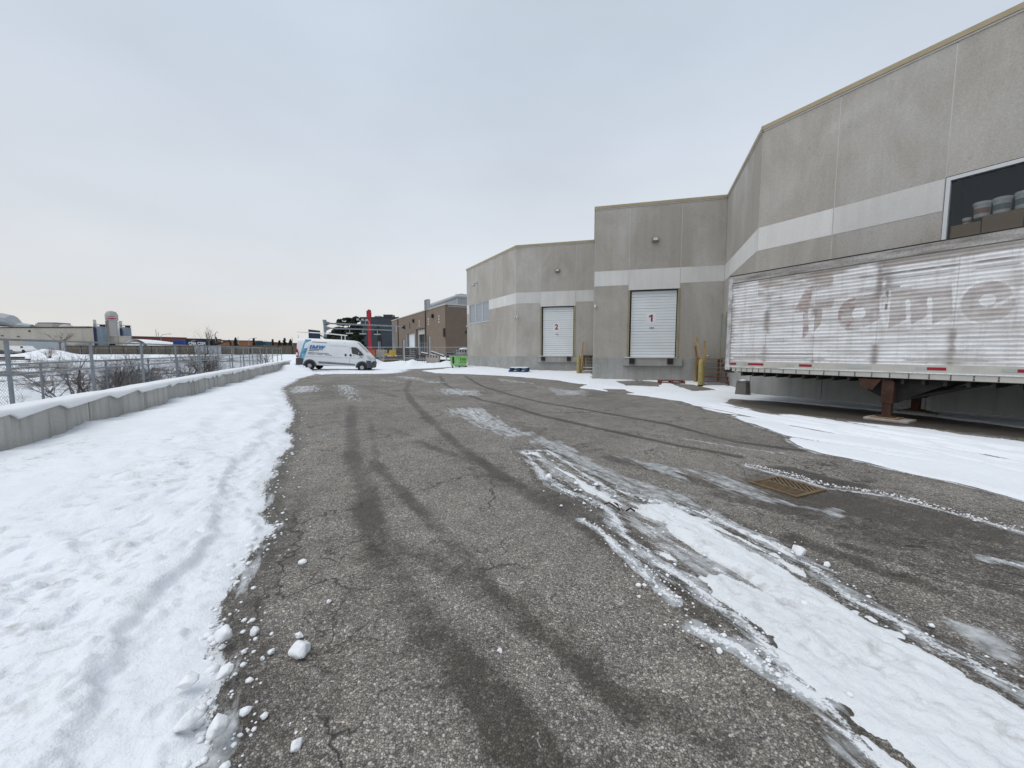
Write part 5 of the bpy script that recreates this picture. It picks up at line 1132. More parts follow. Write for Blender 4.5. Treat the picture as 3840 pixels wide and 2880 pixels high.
# brown brick unit behind the yard fence
c0 = (-10.17, 60.0); bL = Seg((c0[0] - .5 * 36, c0[1] + .866 * 36), c0); bR = Seg(c0, (c0[0] + .866 * 16, c0[1] + .5 * 16))
BB_ = thing('brown_building', 'brown flat roofed industrial unit with one white and one open loading door', 'building', (*c0, .5)); BX, BY = c0
_bw = Seg.w
def bp(sg, name, m, t0, t1, o0, o1, z0, z1, parent=None): o = sg.box(t0, t1, o0, o1, z0 - .5, z1 - .5).build(name, m, parent or BB_); return o
def bt(u):      # where the sight line at u meets the left face
    k = (u - 1920) / 1446; t = (c0[0] - 60 * k) / (.5 + .866 * k); return 36 - t
H_ = 8.8; d1a, d1b, d2a, d2b = bt(1528), bt(1557), bt(1563), bt(1594); zd1, zd2 = 5.2, 5.7
for a, b_, z0, z1 in ((0, d1a, 0, H_), (d1b, d2a, 0, H_), (d2b, 36, 0, H_), (d1a, d1b, zd1, H_), (d2a, d2b, zd2, H_)): bp(bL, 'wall', 'brick_brown', a + .004, b_ - .004, -.35, 0, z0, z1)
bp(bR, 'wall', 'brick_shaded', .0, 16, -.35, 0, 0, H_)
bp(bL, 'coping', 'trimcream', -.1, 36.1, -.4, .08, H_, H_ + .16); bp(bR, 'coping', 'trimcream', .02, 16, -.4, .08, H_, H_ + .16)
w_ = bp(bL, 'loading_door', 'rollwhite', d1a + .9, d1b, -.34, -.28, .8, zd1); bp(bL, 'door_reveal', 'metalgrey', d1a - .25, d1a, -.3, .05, .8, zd1 + .2, w_)
for k in range(8): bp(bL, 'door_slat', 'rollwhite', d1a + .92, d1b - .02, -.275, -.262, .85 + k * .53, 1.34 + k * .53, w_)
w_ = bp(bL, 'open_door', 'black', d2a, d2b, -.6, -.5, .8, zd2); bp(bL, 'door_reveal', 'metalgrey', d2a, d2a + 1.0, -.5, -.3, .8, zd2 - .05, w_); bp(bL, 'rolled_curtain', 'trimcream', d2a + 1, d2b, -.45, -.2, zd2 - .9, zd2, w_); bp(bL, 'door_lintel', 'timberdark', d2a - .1, d2b + .2, -.02, .06, zd2, zd2 + .15, w_)
for u in (1497, 1600): bp(bL, 'downpipe', 'darksteel', bt(u) - .12, bt(u) + .12, 0, .14, 1.5, H_)
for u, v in ((1556, 1205), (1628, 1187)): t = bt(u); Y_ = 60 + .866 * (36 - t); z = vz(v, Y_); bp(bL, 'wall_lamp', 'black', t - .25, t + .25, 0, .35, z - .3, z + .3)
for u, v in ((1576, 1213), (1610, 1206), (1649, 1197), (1491, 1234), (1540, 1221)):
    t = bt(u); Y_ = 60 + .866 * (36 - t); z = vz(v, Y_)
    for i in range(3): bp(bL, 'wall_vent', 'trimcream' if u != 1540 else 'darksteel', t - .25, t + .25, 0, .04, z - .65 + i * .45, z - .35 + i * .45)
bp(bR, 'louvre', 'timberdark', 11.6, 14.2, 0, .05, 5.6, 6.6); bp(bR, 'louvre_frame', 'trimcream', 11.5, 14.3, -.02, .02, 5.5, 6.7); bp(bL, 'gas_meter', 'timberdark', 35.2, 35.6, 0, .25, 3.9, 5.2); bp(bR, 'wall_lamp', 'black', 3.2, 3.7, 0, .25, 4.5, 4.8)
t = bt(1602); cg = bp(bL, 'ladder_cage', 'galvlight', t - .08, t, -.3, .3, H_, H_ + 1.8)
for i in range(3): bp(bL, 'cage_bar', 'galvlight', t + .4 + i * .45, t + .48 + i * .45, -.3, .3, H_, H_ + 1.8, cg)
bp(bL, 'cage_bar', 'galvlight', t, t + 1.4, -.3, .3, H_ + 1.72, H_ + 1.8, cg)
bp(bL, 'roof', 'roofing', 0, 36, -15, -.36, H_ - .3, H_ - .1)
# grey metal building behind it
BX, BY = -11.8, 85.
GB = thing('grey_metal_building', 'grey metal clad building with rounded roof edge behind the brown unit', 'building', (BX, BY, .8)); gL = Seg((-11.8 - .5 * 21, 85 + .866 * 21), (-11.8, 85)); gR = Seg((-11.8, 85), (-11.8 + .866 * 20, 85 + .5 * 20))
def gp(sg, name, m, t0, t1, o0, o1, z0, z1, parent=None): return sg.box(t0, t1, o0, o1, z0 - .8, z1 - .8).build(name, m, parent or GB)
for sg, L_ in ((gL, 21), (gR, 20)):
    gp(sg, 'wall', 'metalgrey', 0, L_, -.5, 0, .5, 13.2); 
    q = [(0, 13.2), (.12, 13.3), (.18, 13.6), (.1, 13.9), (-.25, 14.15), (-1.2, 14.3), (-1.2, 13.2)]
    MB().loft([[sg.w(tt, o_, z - .8) for o_, z in q] for tt in (0, L_)]).build('rounded_roof_edge', 'galvlight', GB, True)
gp(gL, 'roof', 'galvlight', 0, 21, -12, -1.21, 13.9, 14.2)
wd = gp(gL, 'window_band', 'tank', 8.5, 18.5, .0, .06, 10.2, 12.2); gp(gL, 'window_pane', 'glassdark', 8.7, 13.4, .06, .08, 10.4, 12.0, wd); gp(gL, 'window_pane', 'glassdark', 13.6, 18.3, .06, .08, 10.4, 12.0, wd); gp(gR, 'window', 'teal', 5, 11, .0, .06, 9.0, 12.3); gp(gL, 'corner_trim', 'galvlight', 20.6, 21.05, .0, .1, .5, 13.2)
BX, BY = P1
# dark clad building
Y = 112.; o = thing('dark_clad_building', 'dark blue black clad building behind the red pylon', 'building', (ux(1415, Y), Y, .9)); l = Loc(o); x0, x1 = ux(1357, Y), ux(1500, Y); zt = vz(1195, Y)
l.box('wall', 'darkclad', x0, x1, Y, Y + 12, .5, zt); l.mb('side_wall', 'metalgrey', MB().hexa([(x0 - 5.5, Y + 26, .5), (x0 - .01, Y + .1, .5), (x0 - .01, Y + 12, .5), (x0 - 5.4, Y + 27, .5), (x0 - 5.5, Y + 26, zt), (x0 - .01, Y + .1, zt), (x0 - .01, Y + 12, zt), (x0 - 5.4, Y + 27, zt)]))
l.box('parapet', 'timberdark', x0, x1, Y - .1, Y + .4, zt, zt + .35)
for a, b_, h_ in ((1401, 1422, .5), (1434, 1467, .9)): l.box('roof_unit', 'metalgrey' if a < 1410 else 'darkclad', ux(a, Y), ux(b_, Y), Y + 2, Y + 5, zt + .3, zt + .35 + h_)
for k in range(9): l.box('cladding_rib', 'teal', x0 + .3, x1, Y - .05, Y - .001, 2.5 + k * .95, 2.56 + k * .95)
l.box('ground_glazing', 'black', x0 + .5, x1, Y - .12, Y - .051, .9, 2.9); l.mb('roof_mast', 'darksteel', MB().tube([(ux(1446, Y), Y + 3, zt), (ux(1446, Y), Y + 3, zt + 1.3)], .05, 5))
# red pylon
Y = 62.; x0 = ux(1391, Y); o = thing('red_pylon', 'tall slender red sign pylon in front of the dark building', 'sign', (x0, Y, .7)); l = Loc(o)
l.mb('mast', 'redpaint', MB().loft([[(x0 - .26, Y - .2, .5), (x0 + .22, Y - .2, .5), (x0 + .22, Y + .2, .5), (x0 - .26, Y + .2, .5)], [(x0 - .2, Y - .2, 6.9), (x0 + .16, Y - .2, 6.9), (x0 + .16, Y + .2, 6.9), (x0 - .2, Y + .2, 6.9)]]))
l.mb('sign_head', 'redpaint', MB().prism([(x0 - .22, 6.92), (x0 + .18, 6.92), (x0 + .24, 7.6), (x0 + .18, 8.15), (x0 + .1, 8.25), (x0 - .12, 8.25), (x0 - .2, 8.0)], Y - .3, Y + .3)); l.box('sign_edge', 'numred', x0 - .34, x0 - .225, Y - .3, Y + .2, 6.95, 8.05)
# gantry of two pipes with lamps
Y = 50.; xa, xb = ux(1224, Y), ux(1479, 58.); o = thing('pipe_gantry', 'grey steel gantry of two long pipes with lamps above the van', 'gantry', (xa, Y, .4)); l = Loc(o)
YB = 58.
def gy(f): return (xa + (xb - xa) * f, Y + (YB - Y) * f)
for f, r in ((0, .17), (1, .17)): x, y = gy(f); l.mb('post', 'galv', MB().tube([(x, y, .2), (x, y, 4.9), (x, y, 5.65 if f == 0 else 5.4)], [r, r, r + .08 if f == 0 else r], 10))
for z0, z1, r in ((5.22, 5.40, .10), (4.60, 4.78, .085)):
    (ax, ay), (bx, by) = gy(0), gy(1); l.mb('pipe', 'galv', MB().tube([(ax, ay, z0), (bx, by, z1)], r, 8))
    l.mb('gusset', 'galv', MB().loft([[(ax, ay - .3 * s_, z0 + .35 * s_) for s_ in (1, 0, -1)][:3] + [(ax + .0, ay, z0)], [(ax + .75, ay - .04 * s_, z0 + .08 * s_) for s_ in (1, 0, -1)][:3] + [(ax + .75, ay, z0)]]))
for f, up in ((.33, -1), (.52, -1), (.74, -1), (.49, 1), (.56, 1), (.62, 1)):
    x, y = gy(f); z = 4.68 if up < 0 else 5.3
    lm = l.mb('lamp_arm', 'galvlight', MB().tube([(x, y, z), (x, y - .1, z + up * .55)] + ([(x - .3, y - .1, z + up * .65)] if up > 0 else []), .035, 6)); l.mb('lamp_head', 'galvlight', MB().box(x - .42, x + .42, y - .25, y + .05, z + up * .62 - .06, z + up * .62 + .08) if up < 0 else MB().box(x - .5, x - .22, y - .2, y, z + .6, z + .86), lm)
x, y = gy(1.0); l.mb('bracket', 'black', MB().prism([(x + 1.2, 5.15), (x + 1.7, 5.55), (x + 1.8, 4.9), (x + 1.5, 5.0)], y - .1, y + .1))
l.mb('wall_arm', 'galv', MB().tube([(x, y, 5.38), (x + 1.4, y, 5.3)], .07, 6))
# dark crane mast behind the fence
Y = 58.; x = ux(1423, Y); o = thing('crane_mast', 'black upright crane mast standing before the dark building', 'crane', (x, Y, .6)); l = Loc(o)
l.mb('mast', 'black', MB().prism([(x - .35, .5), (x + .45, .5), (x + .4, 3.2), (x + .25, 5.0), (x + .1, 5.6), (x - .15, 5.6), (x - .1, 3.2)], Y - .2, Y + .2)); l.box('ram', 'black', x - .6, x - .36, Y - .2, Y + .1, 4.0, 5.1); l.box('ram', 'galvlight', x - .02, x + .06, Y - .26, Y - .21, .9, 3.1); l.box('ram', 'galvlight', x + .22, x + .30, Y - .26, Y - .21, .9, 3.1)
# conifers
def crown(mb, rr, c, rx, rz, n, s):
    for _ in range(n):
        while True:
            p = Vector((rr.uniform(-1, 1), rr.uniform(-1, 1), rr.uniform(-1, 1)))
            if .25 < p.length < 1: break
        q = Vector((c[0] + p.x * rx, c[1] + p.y * rx, c[2] + p.z * rz)); d = Vector((rr.gauss(0, 1), rr.gauss(0, 1), rr.gauss(0, .6))).normalized(); e = d.orthogonal().normalized(); f = d.cross(e); ss = s * rr.uniform(.5, 1.2)
        mb.add([q + e * ss, q + f * ss * .5, q - e * ss, q - f * ss * .5], [(0, 1, 2, 3)])
def conifer(name, label, x, y, z, h, clumps, m, n, leaf=.3, trunk=None):
    h *= 1.14; clumps = [tuple(q * 1.14 for q in cl) for cl in clumps]
    rr = random.Random(int(h * 100 + x * 7)); o = thing(name, label, 'tree', (x, y, z), 0, 'dark evergreens behind the van'); mb = MB()
    for cx, cz, rx, rz in clumps: crown(mb, rr, (cx, rr.uniform(-.4, .4), cz), rx, rz, int(n * rx * rz * 3.2) + 60, leaf)
    mb.build('crown', m, o); tk = MB().tube([(0, 0, -.3), (.05, 0, h * .5), (trunk or .0, 0, h * .93)], [.22, .14, .03], 6)
    for cx, cz, rx, rz in clumps: tk.tube([(trunk or 0, 0, max(.2, cz - .5)), (cx, 0, cz)], [.06, .02], 4)
    tk.build('trunk', 'bark', o)
rr = random.Random(77)
Y = 76.; zb = .8
conifer('pine_tree', 'tallest pine with open layered crown behind the gantry pipes', ux(1312, Y), Y, zb, 6.6, [(.0, 2.2, 1.5, 1.2), (-1.0, 3.6, .9, .4), (.9, 3.3, 1.0, .5), (-1.4, 4.6, 1.0, .3), (.3, 4.5, 1.1, .35), (1.3, 5.0, .9, .3), (-.9, 5.5, 1.1, .28), (.5, 5.6, 1.0, .3), (1.2, 6.2, .75, .5), (-.2, 6.25, .9, .22), (-1.5, 5.9, .4, .3)], 'needle', 210)
conifer('pine_tree', 'broad dark pine between the tall pine and the red pylon', ux(1348, Y), Y - 2, zb, 5.2, [(.0, 1.6, 1.9, 1.3), (-.5, 3.0, 1.3, .8), (.7, 3.4, 1.1, .7), (.0, 4.3, 1.0, .5), (.9, 4.7, .6, .35), (-.9, 4.0, .8, .4)], 'needle', 200)
conifer('round_evergreen', 'rounded dark evergreen directly above the van roof', ux(1258, Y), Y + 2, zb, 4.6, [(-.6, 2.0, 1.4, 1.6), (.7, 2.2, 1.3, 1.5), (-.3, 3.9, 1.0, .9), (.9, 3.8, .9, .7), (-1.3, 3.3, .7, .7), (1.9, 2.0, .9, 1.3)], 'needle2', 210)
for u, lab in ((1287, 'pale bare tree in front of the evergreens'), (1322, 'short bare tree right of the pale bare one')):
    Y = 68.; o = thing('bare_tree', lab, 'tree', (ux(u, Y), Y, .8), 0, 'bare trees behind the van'); branchy((0, 0, 0), 2.6, 6, .55, u, .05, 2).build('branches', 'barkgrey', o); MB().tube([(0, 0, -.3), (0, 0, .4)], .09, 6).build('trunk', 'barkgrey', o)
# yard fence and the stuff stored behind it
chainlink('yard_fence', 'chain link fence closing the back of the yard', 'fence', (-16.5, 41.0, 0), 0., 13.8, 1.62, lambda x: .42, .13, .0022, 2.85, 'galvlight', 0., .35)
def slab_post(x, y, h, lab):
    o = thing('fence_post', lab, 'post', (x, y, .3), 0, 'tall posts in the back fence'); B(-.12, .0, -.06, .06, 0, h).build('post', 'greybin', o); B(.0, .12, -.08, .04, 0, h - .1).build('face_board', 'galvlight', o)
slab_post(ux(1515, 40.7), 40.7, 2.6, 'left tall post with a pale face in the back fence'); slab_post(ux(1611, 40.7), 40.7, 2.95, 'right tall post with a pale face in the back fence')
Y = 44.; o = thing('orange_skip', 'orange steel skip behind the van bonnet', 'skip', (ux(1378, Y), Y, .3)); l = Loc(o)
l.mb('bin', 'orange', MB().loft([[(ux(1345, Y), Y, .5), (ux(1408, Y), Y, .5), (ux(1408, Y), Y + 2, .5), (ux(1345, Y), Y + 2, .5)], [(ux(1340, Y), Y - .1, 1.85), (ux(1411, Y), Y - .1, 1.85), (ux(1411, Y), Y + 2.1, 1.85), (ux(1340, Y), Y + 2.1, 1.85)]])); l.box('rim', 'redpaint', ux(1339, Y), ux(1412, Y), Y - .15, Y + .0, 1.78, 1.9)
l.mb('spray_tag', 'galvlight', MB().prism([(ux(1350, Y), .75), (ux(1372, Y), .75), (ux(1384, Y), 1.0), (ux(1378, Y), 1.15), (ux(1366, Y), 1.1), (ux(1358, Y), 1.35), (ux(1350, Y), 1.3)], Y - .17, Y - .08)); l.mb('spray_shadow', 'vangrey', MB().prism([(ux(1353, Y), .82), (ux(1369, Y), .82), (ux(1363, Y), 1.0), (ux(1357, Y), 1.22)], Y - .19, Y - .172))
o = thing('concrete_block', 'grey concrete block between the orange skip and the yellow plough', 'block', (ux(1429, Y), Y, .3)); l = Loc(o); l.mb('block', 'blockconc', MB().rbox(ux(1413, Y), ux(1445, Y), Y - .1, Y + .9, .9, 1.78, .05)); l.mb('plinth', 'blockconc', MB().rbox(ux(1415, Y), ux(1443, Y), Y, Y + .8, .3, .89, .05))
o = thing('snow_plough', 'yellow snow plough blade behind the back fence', 'plough', (ux(1465, Y), Y, .3)); l = Loc(o)
l.mb('blade', 'yellow', MB().prism([(ux(1459, Y), 1.12), (ux(1483, Y), 1.08), (ux(1487, Y), 1.72), (ux(1464, Y), 1.76)], Y - .15, Y + .1)); l.mb('wing', 'yellow', MB().prism([(ux(1444, Y), 1.12), (ux(1458, Y), 1.1), (ux(1459, Y), 1.35), (ux(1444, Y), 1.38)], Y - .1, Y + .1)); l.box('push_frame', 'darksteel', ux(1450, Y), ux(1485, Y), Y, Y + 1.2, .4, 1.05)
def pile(name, lab, cat, items, base): 
    o = thing(name, lab, cat, base); l = Loc(o)
    for nm, m, a in items: l.box(nm, m, *a)
    return o, l
Y = 43.
pile('timber_stack', 'stack of dark timber with snow on top behind the back fence', 'timber stack', [('beam', 'timberdark', (ux(1487, Y), ux(1562, Y), Y, Y + 1.2, .9 + .22 * k, 1.09 + .22 * k)) for k in range(5)] + [('bearer', 'timberdark', (ux(1490, Y), ux(1496, Y), Y, Y + 1.2, .3, .89)), ('bearer', 'timberdark', (ux(1556, Y), ux(1561, Y), Y, Y + 1.2, .3, .89)), ('board', 'brownwood', (ux(1497, Y), ux(1550, Y), Y + .1, Y + 1.0, .4, .85)), ('snow_cover', 'snowlump', (ux(1522, Y), ux(1556, Y), Y - .02, Y + 1.2, 1.985, 2.05))], (ux(1525, Y), Y, .3))
Y = 42.
o, l = pile('plank_pile', 'heap of slanting planks with snowy edges left of the crates', 'planks', [('plank', 'timberdark', (ux(1562, Y), ux(1640, Y), Y, Y + .4, .55 + .13 * k, .66 + .13 * k)) for k in range(5)], (ux(1600, Y), Y, .3))
for a, b_, m_ in (((1580, 1322), (1640, 1334), 'redwood'), ((1618, 1318), (1665, 1334), 'brownwood'), ((1600, 1328), (1650, 1338), 'timberdark')):
    p, q = at(*a, Y - .2), at(*b_, Y - .2); pk = l.mb('plank', m_, MB().hexa([(p[0], p[1], p[2] - .16), (q[0], q[1], q[2] - .16), (q[0], q[1] + .3, q[2] - .16), (p[0], p[1] + .3, p[2] - .16), p, q, (q[0], q[1] + .3, q[2]), (p[0], p[1] + .3, p[2])]))
    if m_ != 'timberdark': l.mb('snow_edge', 'snowlump', MB().hexa([(p[0], p[1] - .02, p[2] + .002), (q[0], q[1] - .02, q[2] + .002), (q[0], q[1] + .3, q[2] + .002), (p[0], p[1] + .3, p[2] + .002), (p[0], p[1], p[2] + .08), (q[0], q[1], q[2] + .08), (q[0], q[1] + .3, q[2] + .08), (p[0], p[1] + .3, p[2] + .08)]), pk)
Y = 41.6
o, l = pile('brown_board_pile', 'low brown boards lying behind the snow ridge under the plough', 'boards', [('board', 'brownwood', (ux(1437 + 4 * k, Y), ux(1513 - 3 * k, Y), Y + .05 * k, Y + .6, .45 + .15 * k, .585 + .15 * k)) for k in range(4)], (ux(1475, Y), Y, .3))
def crate(u0, u1, v0, v1, Y, lab, m, snow=False):
    o = thing('notched_planter', lab, 'planter', (ux((u0 + u1) / 2, Y), Y, vz(v1, Y)), 0, 'notched concrete planters'); l = Loc(o); x0, x1, z0, z1 = ux(u0, Y), ux(u1, Y), vz(v1, Y), vz(v0, Y); h_ = z1 - z0
    l.box('lower_course', m, x0, x1, Y, Y + .9, z0, z0 + h_ * .62); w3 = (x1 - x0) / 9
    for i in range(5): l.box('merlon', m, x0 + w3 * 2 * i, x0 + w3 * (2 * i + 1), Y, Y + .9, z0 + h_ * .622, z1)
    l.box('back_wall', m, x0, x1, Y + .6, Y + .88, z0 + h_ * .622, z1 - .05); l.box('base_course', m, x0 + .02, x1 - .02, Y + .01, Y + .9, z0 - .5, z0 - .002)
    if snow: l.mb('snow_cap', 'snowlump', MB().lathe([(.55, z1), (.45, z1 + .16), (.0, z1 + .22)], ((x0 + x1) / 2 + .2, Y + .4, 0), 14), smooth=True)
crate(1598, 1645, 1332, 1354, 38.6, 'pinkish concrete planter with notched rim behind the snow ridge', 'blockconc'); crate(1710, 1754, 1311, 1336, 41.8, 'pale concrete planter with notched rim and snow above the dumpster', 'foundation', True)
Y = 42.5; o, l = pile('scrap_rack', 'dark rack of scrap beside the pale planter above the dumpster', 'rack', [('shelf', 'darksteel', (ux(1672, Y), ux(1704, Y), Y, Y + 1, .5 + .4 * k, .72 + .4 * k)) for k in range(3)] + [('rack_post', 'galv', (ux(1702, Y), ux(1705, Y), Y - .05, Y + .05, .2, 1.75)), ('rack_post', 'galv', (ux(1673, Y), ux(1676, Y), Y - .05, Y + .05, .2, 1.5)), ('rack_rail', 'galv', (ux(1672, Y), ux(1704, Y), Y - .08, Y - .05, 1.42, 1.5))], (ux(1688, Y), Y, .3))
Y = 40.; o, l = pile('tarp_boards', 'black boards half buried in snow left of the dumpster', 'boards', [('board', 'black', (ux(1645, Y), ux(1705, Y), Y, Y + .9, .45, .72)), ('board', 'timberdark', (ux(1650, Y), ux(1700, Y), Y - .6, Y - .02, .3, .42))], (ux(1675, Y), Y, .25)); l.mb('snow_cover', 'snowlump', MB().rbox(ux(1646, Y), ux(1700, Y), Y + .02, Y + .88, .722, .80, .05))
Y = 43.; o, l = pile('cable_drum_rack', 'grey wire cage pallet beside the open loading door', 'cage', [('cage_floor', 'galv', (ux(1577, Y), ux(1607, Y), Y, Y + .9, 1.0, 1.1))] + [('cage_bar', 'galv', (ux(u, Y), ux(u, Y) + .05, Y, Y + .05, .3, 2.55)) for u in (1577, 1584, 1592, 1600, 1606)] + [('cage_rail', 'galv', (ux(1577, Y), ux(1607, Y), Y - .03, Y, 2.5, 2.56))], (ux(1592, Y), Y, .3))
Y = 42.; o, l = pile('engine_scrap', 'dark heap of machine scrap in front of the van bonnet', 'scrap', [('casting', 'darksteel', (ux(1390, Y), ux(1408, Y), Y, Y + 1, .3, .95)), ('casting', 'vangrey', (ux(1402, Y), ux(1420, Y), Y + .2, Y + 1, .3, .75)), ('casting', 'darksteel', (ux(1385, Y), ux(1430, Y), Y - .3, Y + .1, .3, .55)), ('pipe', 'galv', (ux(1370, Y), ux(1452, Y), Y - .35, Y - .3, .95, 1.02))], (ux(1405, Y), Y, .3))

# ---------------------------------------------------------------- far side of the pond
Y = 88.; FZ = 1.05
NW = thing('noise_wall', 'long low brown panel wall on the far side of the pond', 'wall', (ux(680, Y), Y, FZ)); l = Loc(NW); x = ux(258, Y)
k = 0
while x < ux(1180, Y):
    gate = 712 < 1920 + 1446 * x / Y < 790
    l.box('wall_panel', 'metalgrey' if gate else 'noisewall', x + .03, x + 3.17, Y, Y + .15, FZ - .5, 3.05 - .0002 * k * k * .8); x += 3.2; k += 1
    l.box('panel_post', 'timberdark', x - .10, x + .09, Y - .06, Y + .2, FZ - .5, 3.02)
l.box('end_return', 'noisewall', ux(258, Y) - .15, ux(258, Y), Y, Y + 9, FZ - .5, 3.05)
chainlink('pond_fence', 'thin wire fence along the brown wall beyond the pond', 'fence', (ux(250, 86), 86., 0), 0., 48., 1.45, lambda x: FZ - .05, .4, .004, 3.4, 'galvlight', 0., None, .02)
# factory with rooftop plant
Y = 112.; FA = thing('beige_factory', 'long beige windowless factory with rooftop units at the far left', 'building', (ux(150, Y), Y, FZ)); l = Loc(FA); zt = vz(1231, Y)
xe = ux(352, Y); x0 = ux(-260, Y)
k = 0; x = x0
while x < xe - .5: nx_ = min(x + 7.5, xe); l.box('wall_panel', 'factory', x + .02, nx_ - .02, Y, Y + .4, .3, zt); x = nx_; k += 1
l.mb('rounded_corner', 'factory', MB().loft([[(xe + 1.6 * math.sin(a), Y + 1.6 - 1.6 * math.cos(a), z) for a in np.linspace(0, R(90), 7)] + [(xe, Y + 1.6, z)] for z in (.3, zt)])); l.box('coping', 'timberdark', x0, xe, Y - .12, Y + .5, zt, zt + .3); l.box('roof', 'roofing', x0, xe, Y + .5, Y + 8, zt - .2, zt)
for u0, u1, v0, v1, m_, dy in ((85, 150, 1214, 1228, 'trimcream', 4), (150, 260, 1224, 1230, 'trimcream', 6), (268, 300, 1225, 1233, 'metalgrey', 3), (302, 338, 1229, 1234, 'metalgrey', 4), (15, 90, 1210, 1216, 'tank', 9)):
    l.box('roof_unit', m_, ux(u0, Y), ux(u1, Y), Y + dy, Y + dy + 4, zt, vz(v0, Y) * (1 + dy / Y * .8))
l.mb('roof_duct', 'metalgrey', MB().tube([(ux(-30, Y), Y + 3, zt + 2.6), (ux(10, Y), Y + 3, zt + 2.2), (ux(40, Y), Y + 3, zt + .6), (ux(90, Y), Y + 3, zt + .4)], [2.0, 1.8, 1.2, .8], 10)); l.mb('roof_dome', 'trimcream', MB().lathe([(1.6, zt), (1.4, zt + .8), (.6, zt + 1.2), (0, zt + 1.25)], (ux(220, Y), Y + 3, 0), 14), smooth=True)
l.box('wall_stain', 'timberdark', ux(121, Y), ux(129, Y), Y - .05, Y - .001, vz(1246, Y), vz(1239, Y)); l.box('wall_vent', 'timberdark', ux(17, Y), ux(27, Y), Y - .1, Y - .001, vz(1261, Y), vz(1258, Y)); l.box('wall_vent', 'timberdark', ux(77, Y), ux(86, Y), Y - .1, Y - .001, vz(1264, Y), vz(1261, Y)); l.box('loading_bay', 'metalgrey', ux(100, Y), ux(255, Y), Y - .3, Y - .002, .5, vz(1278, Y)); l.box('bay_canopy', 'trimcream', ux(287, Y), ux(340, Y), Y - 2, Y - .003, vz(1288, Y), vz(1285, Y))
def cyl(name, lab, cat, u0, u1, vt, Y, m, extra):
    x = ux((u0 + u1) / 2, Y); r = (ux(u1, Y) - ux(u0, Y)) / 2 * math.cos(math.atan((u0 + u1 - 3840) / 2892)); z = vz(vt, Y); o = thing(name, lab, cat, (x, Y, FZ)); MB().lathe([(r, -.3), (r, z - FZ), (r * .6, z - FZ + .25), (0, z - FZ + .3)], n=24).build('shell', m, o, True)
    extra(o, x, Y, z - FZ, r); o.rotation_euler.z = math.atan2(-x, Y); return o
def rail(o, x, y, z, r):
    MB().tube([(r * math.cos(i * .3142), r * math.sin(i * .3142), z + .80) for i in range(21)], .03, 5).build('top_railing', 'darksteel', o)
    for i in range(10): a = i * .628; B(r * math.cos(a) - .025, r * math.cos(a) + .025, r * math.sin(a) - .025, r * math.sin(a) + .025, z, z + .8).build('railing_post', 'darksteel', o)
    B(-.1, 1.0, -.4, .4, z + .2, z + .75).build('top_motor', 'darksteel', o); B(-1.2, -.6, -.3, .3, z + .2, z + 2.0).build('top_hatch', 'trimcream', o); B(-r - .08, -r + .3, -1.2, 0, 0, z).build('ladder', 'navy', o)
cyl('storage_tank', 'blue grey storage tank left of the tall silo', 'tank', 364, 413, 1229, 104., 'tank', rail); cyl('storage_tank', 'blue grey storage tank right of the tall silo', 'tank', 462, 504, 1232, 110., 'tank', rail)
def cap(o, x, y, z, r):
    MB().lathe([(r * 1.0, z - 2.5), (r * 1.22, z - 2.3), (r * 1.24, z - .7), (r * .7, z + .2), (0, z + .45)], n=24).build('cap_drum', 'silo', o, True)
    rg = [[((r * 1.245 + .03) * math.sin(a), -(r * 1.245 + .03) * math.cos(a), z - 1.75 + sg * .38 * math.sqrt(max(0, 1 - ((a + .0) / .75) ** 2))) for a in np.linspace(-.75, .75, 13)] for sg in (-1, 1)]; MB().loft(rg, cap=False, closed=False).build('oval_logo', 'redpaint', o)
    rg = [[((r * 1.245 + .05) * math.sin(a), -(r * 1.245 + .05) * math.cos(a), z - 1.70 + (sg * .10 if sg > 0 else .0) * 1) for a in np.linspace(-.62, .62, 9)] for sg in (-1, 1)]; MB().loft(rg, cap=False, closed=False).build('logo_stripe', 'camwhite', o); rg = [[((r * 1.245 + .045) * math.sin(a), -(r * 1.245 + .045) * math.cos(a), z - 1.58 + sg * .14 * math.sqrt(max(0, 1 - (a / .68) ** 2))) for a in np.linspace(-.68, .68, 9)] for sg in (-.1, 1)]; MB().loft(rg, cap=False, closed=False).build('logo_top', 'bluecont', o)
    B(-r - .25, -r + .5, -.9, .3, 0, z - 2.6).build('ladder_cage', 'lampgrey', o)
cyl('tall_silo', 'tall pale silo with a red and blue oval logo above the tanks', 'silo', 414, 455, 1173, 116., 'silo', cap); cyl('small_silo', 'smaller white silo peeking out behind the tall one', 'silo', 452, 471, 1208, 122., 'fabricdome', lambda *a: MB().lathe([(a[4] * 1.02, a[3] - .4), (a[4] * 1.02, a[3] - .2)], n=16).build('top_band', 'silo', a[0]))
Y = 106.; o = thing('annex_building', 'low beige annex in front of the tall silo', 'building', (ux(452, Y), Y, FZ)); l = Loc(o); l.box('wall', 'factory', ux(412, Y), ux(470, Y), Y, Y + 2.2, .5, vz(1262, Y)); l.box('coping', 'trimcream', ux(411, Y), ux(471, Y), Y - .1, Y + 2.3, vz(1262, Y), vz(1260, Y)); l.box('joint', 'timberdark', ux(452, Y), ux(453, Y), Y - .04, Y - .001, 1, vz(1263, Y)); l.box('loading_door', 'black', ux(418, Y), ux(440, Y), Y - .06, Y - .002, 1.0, vz(1285, Y))
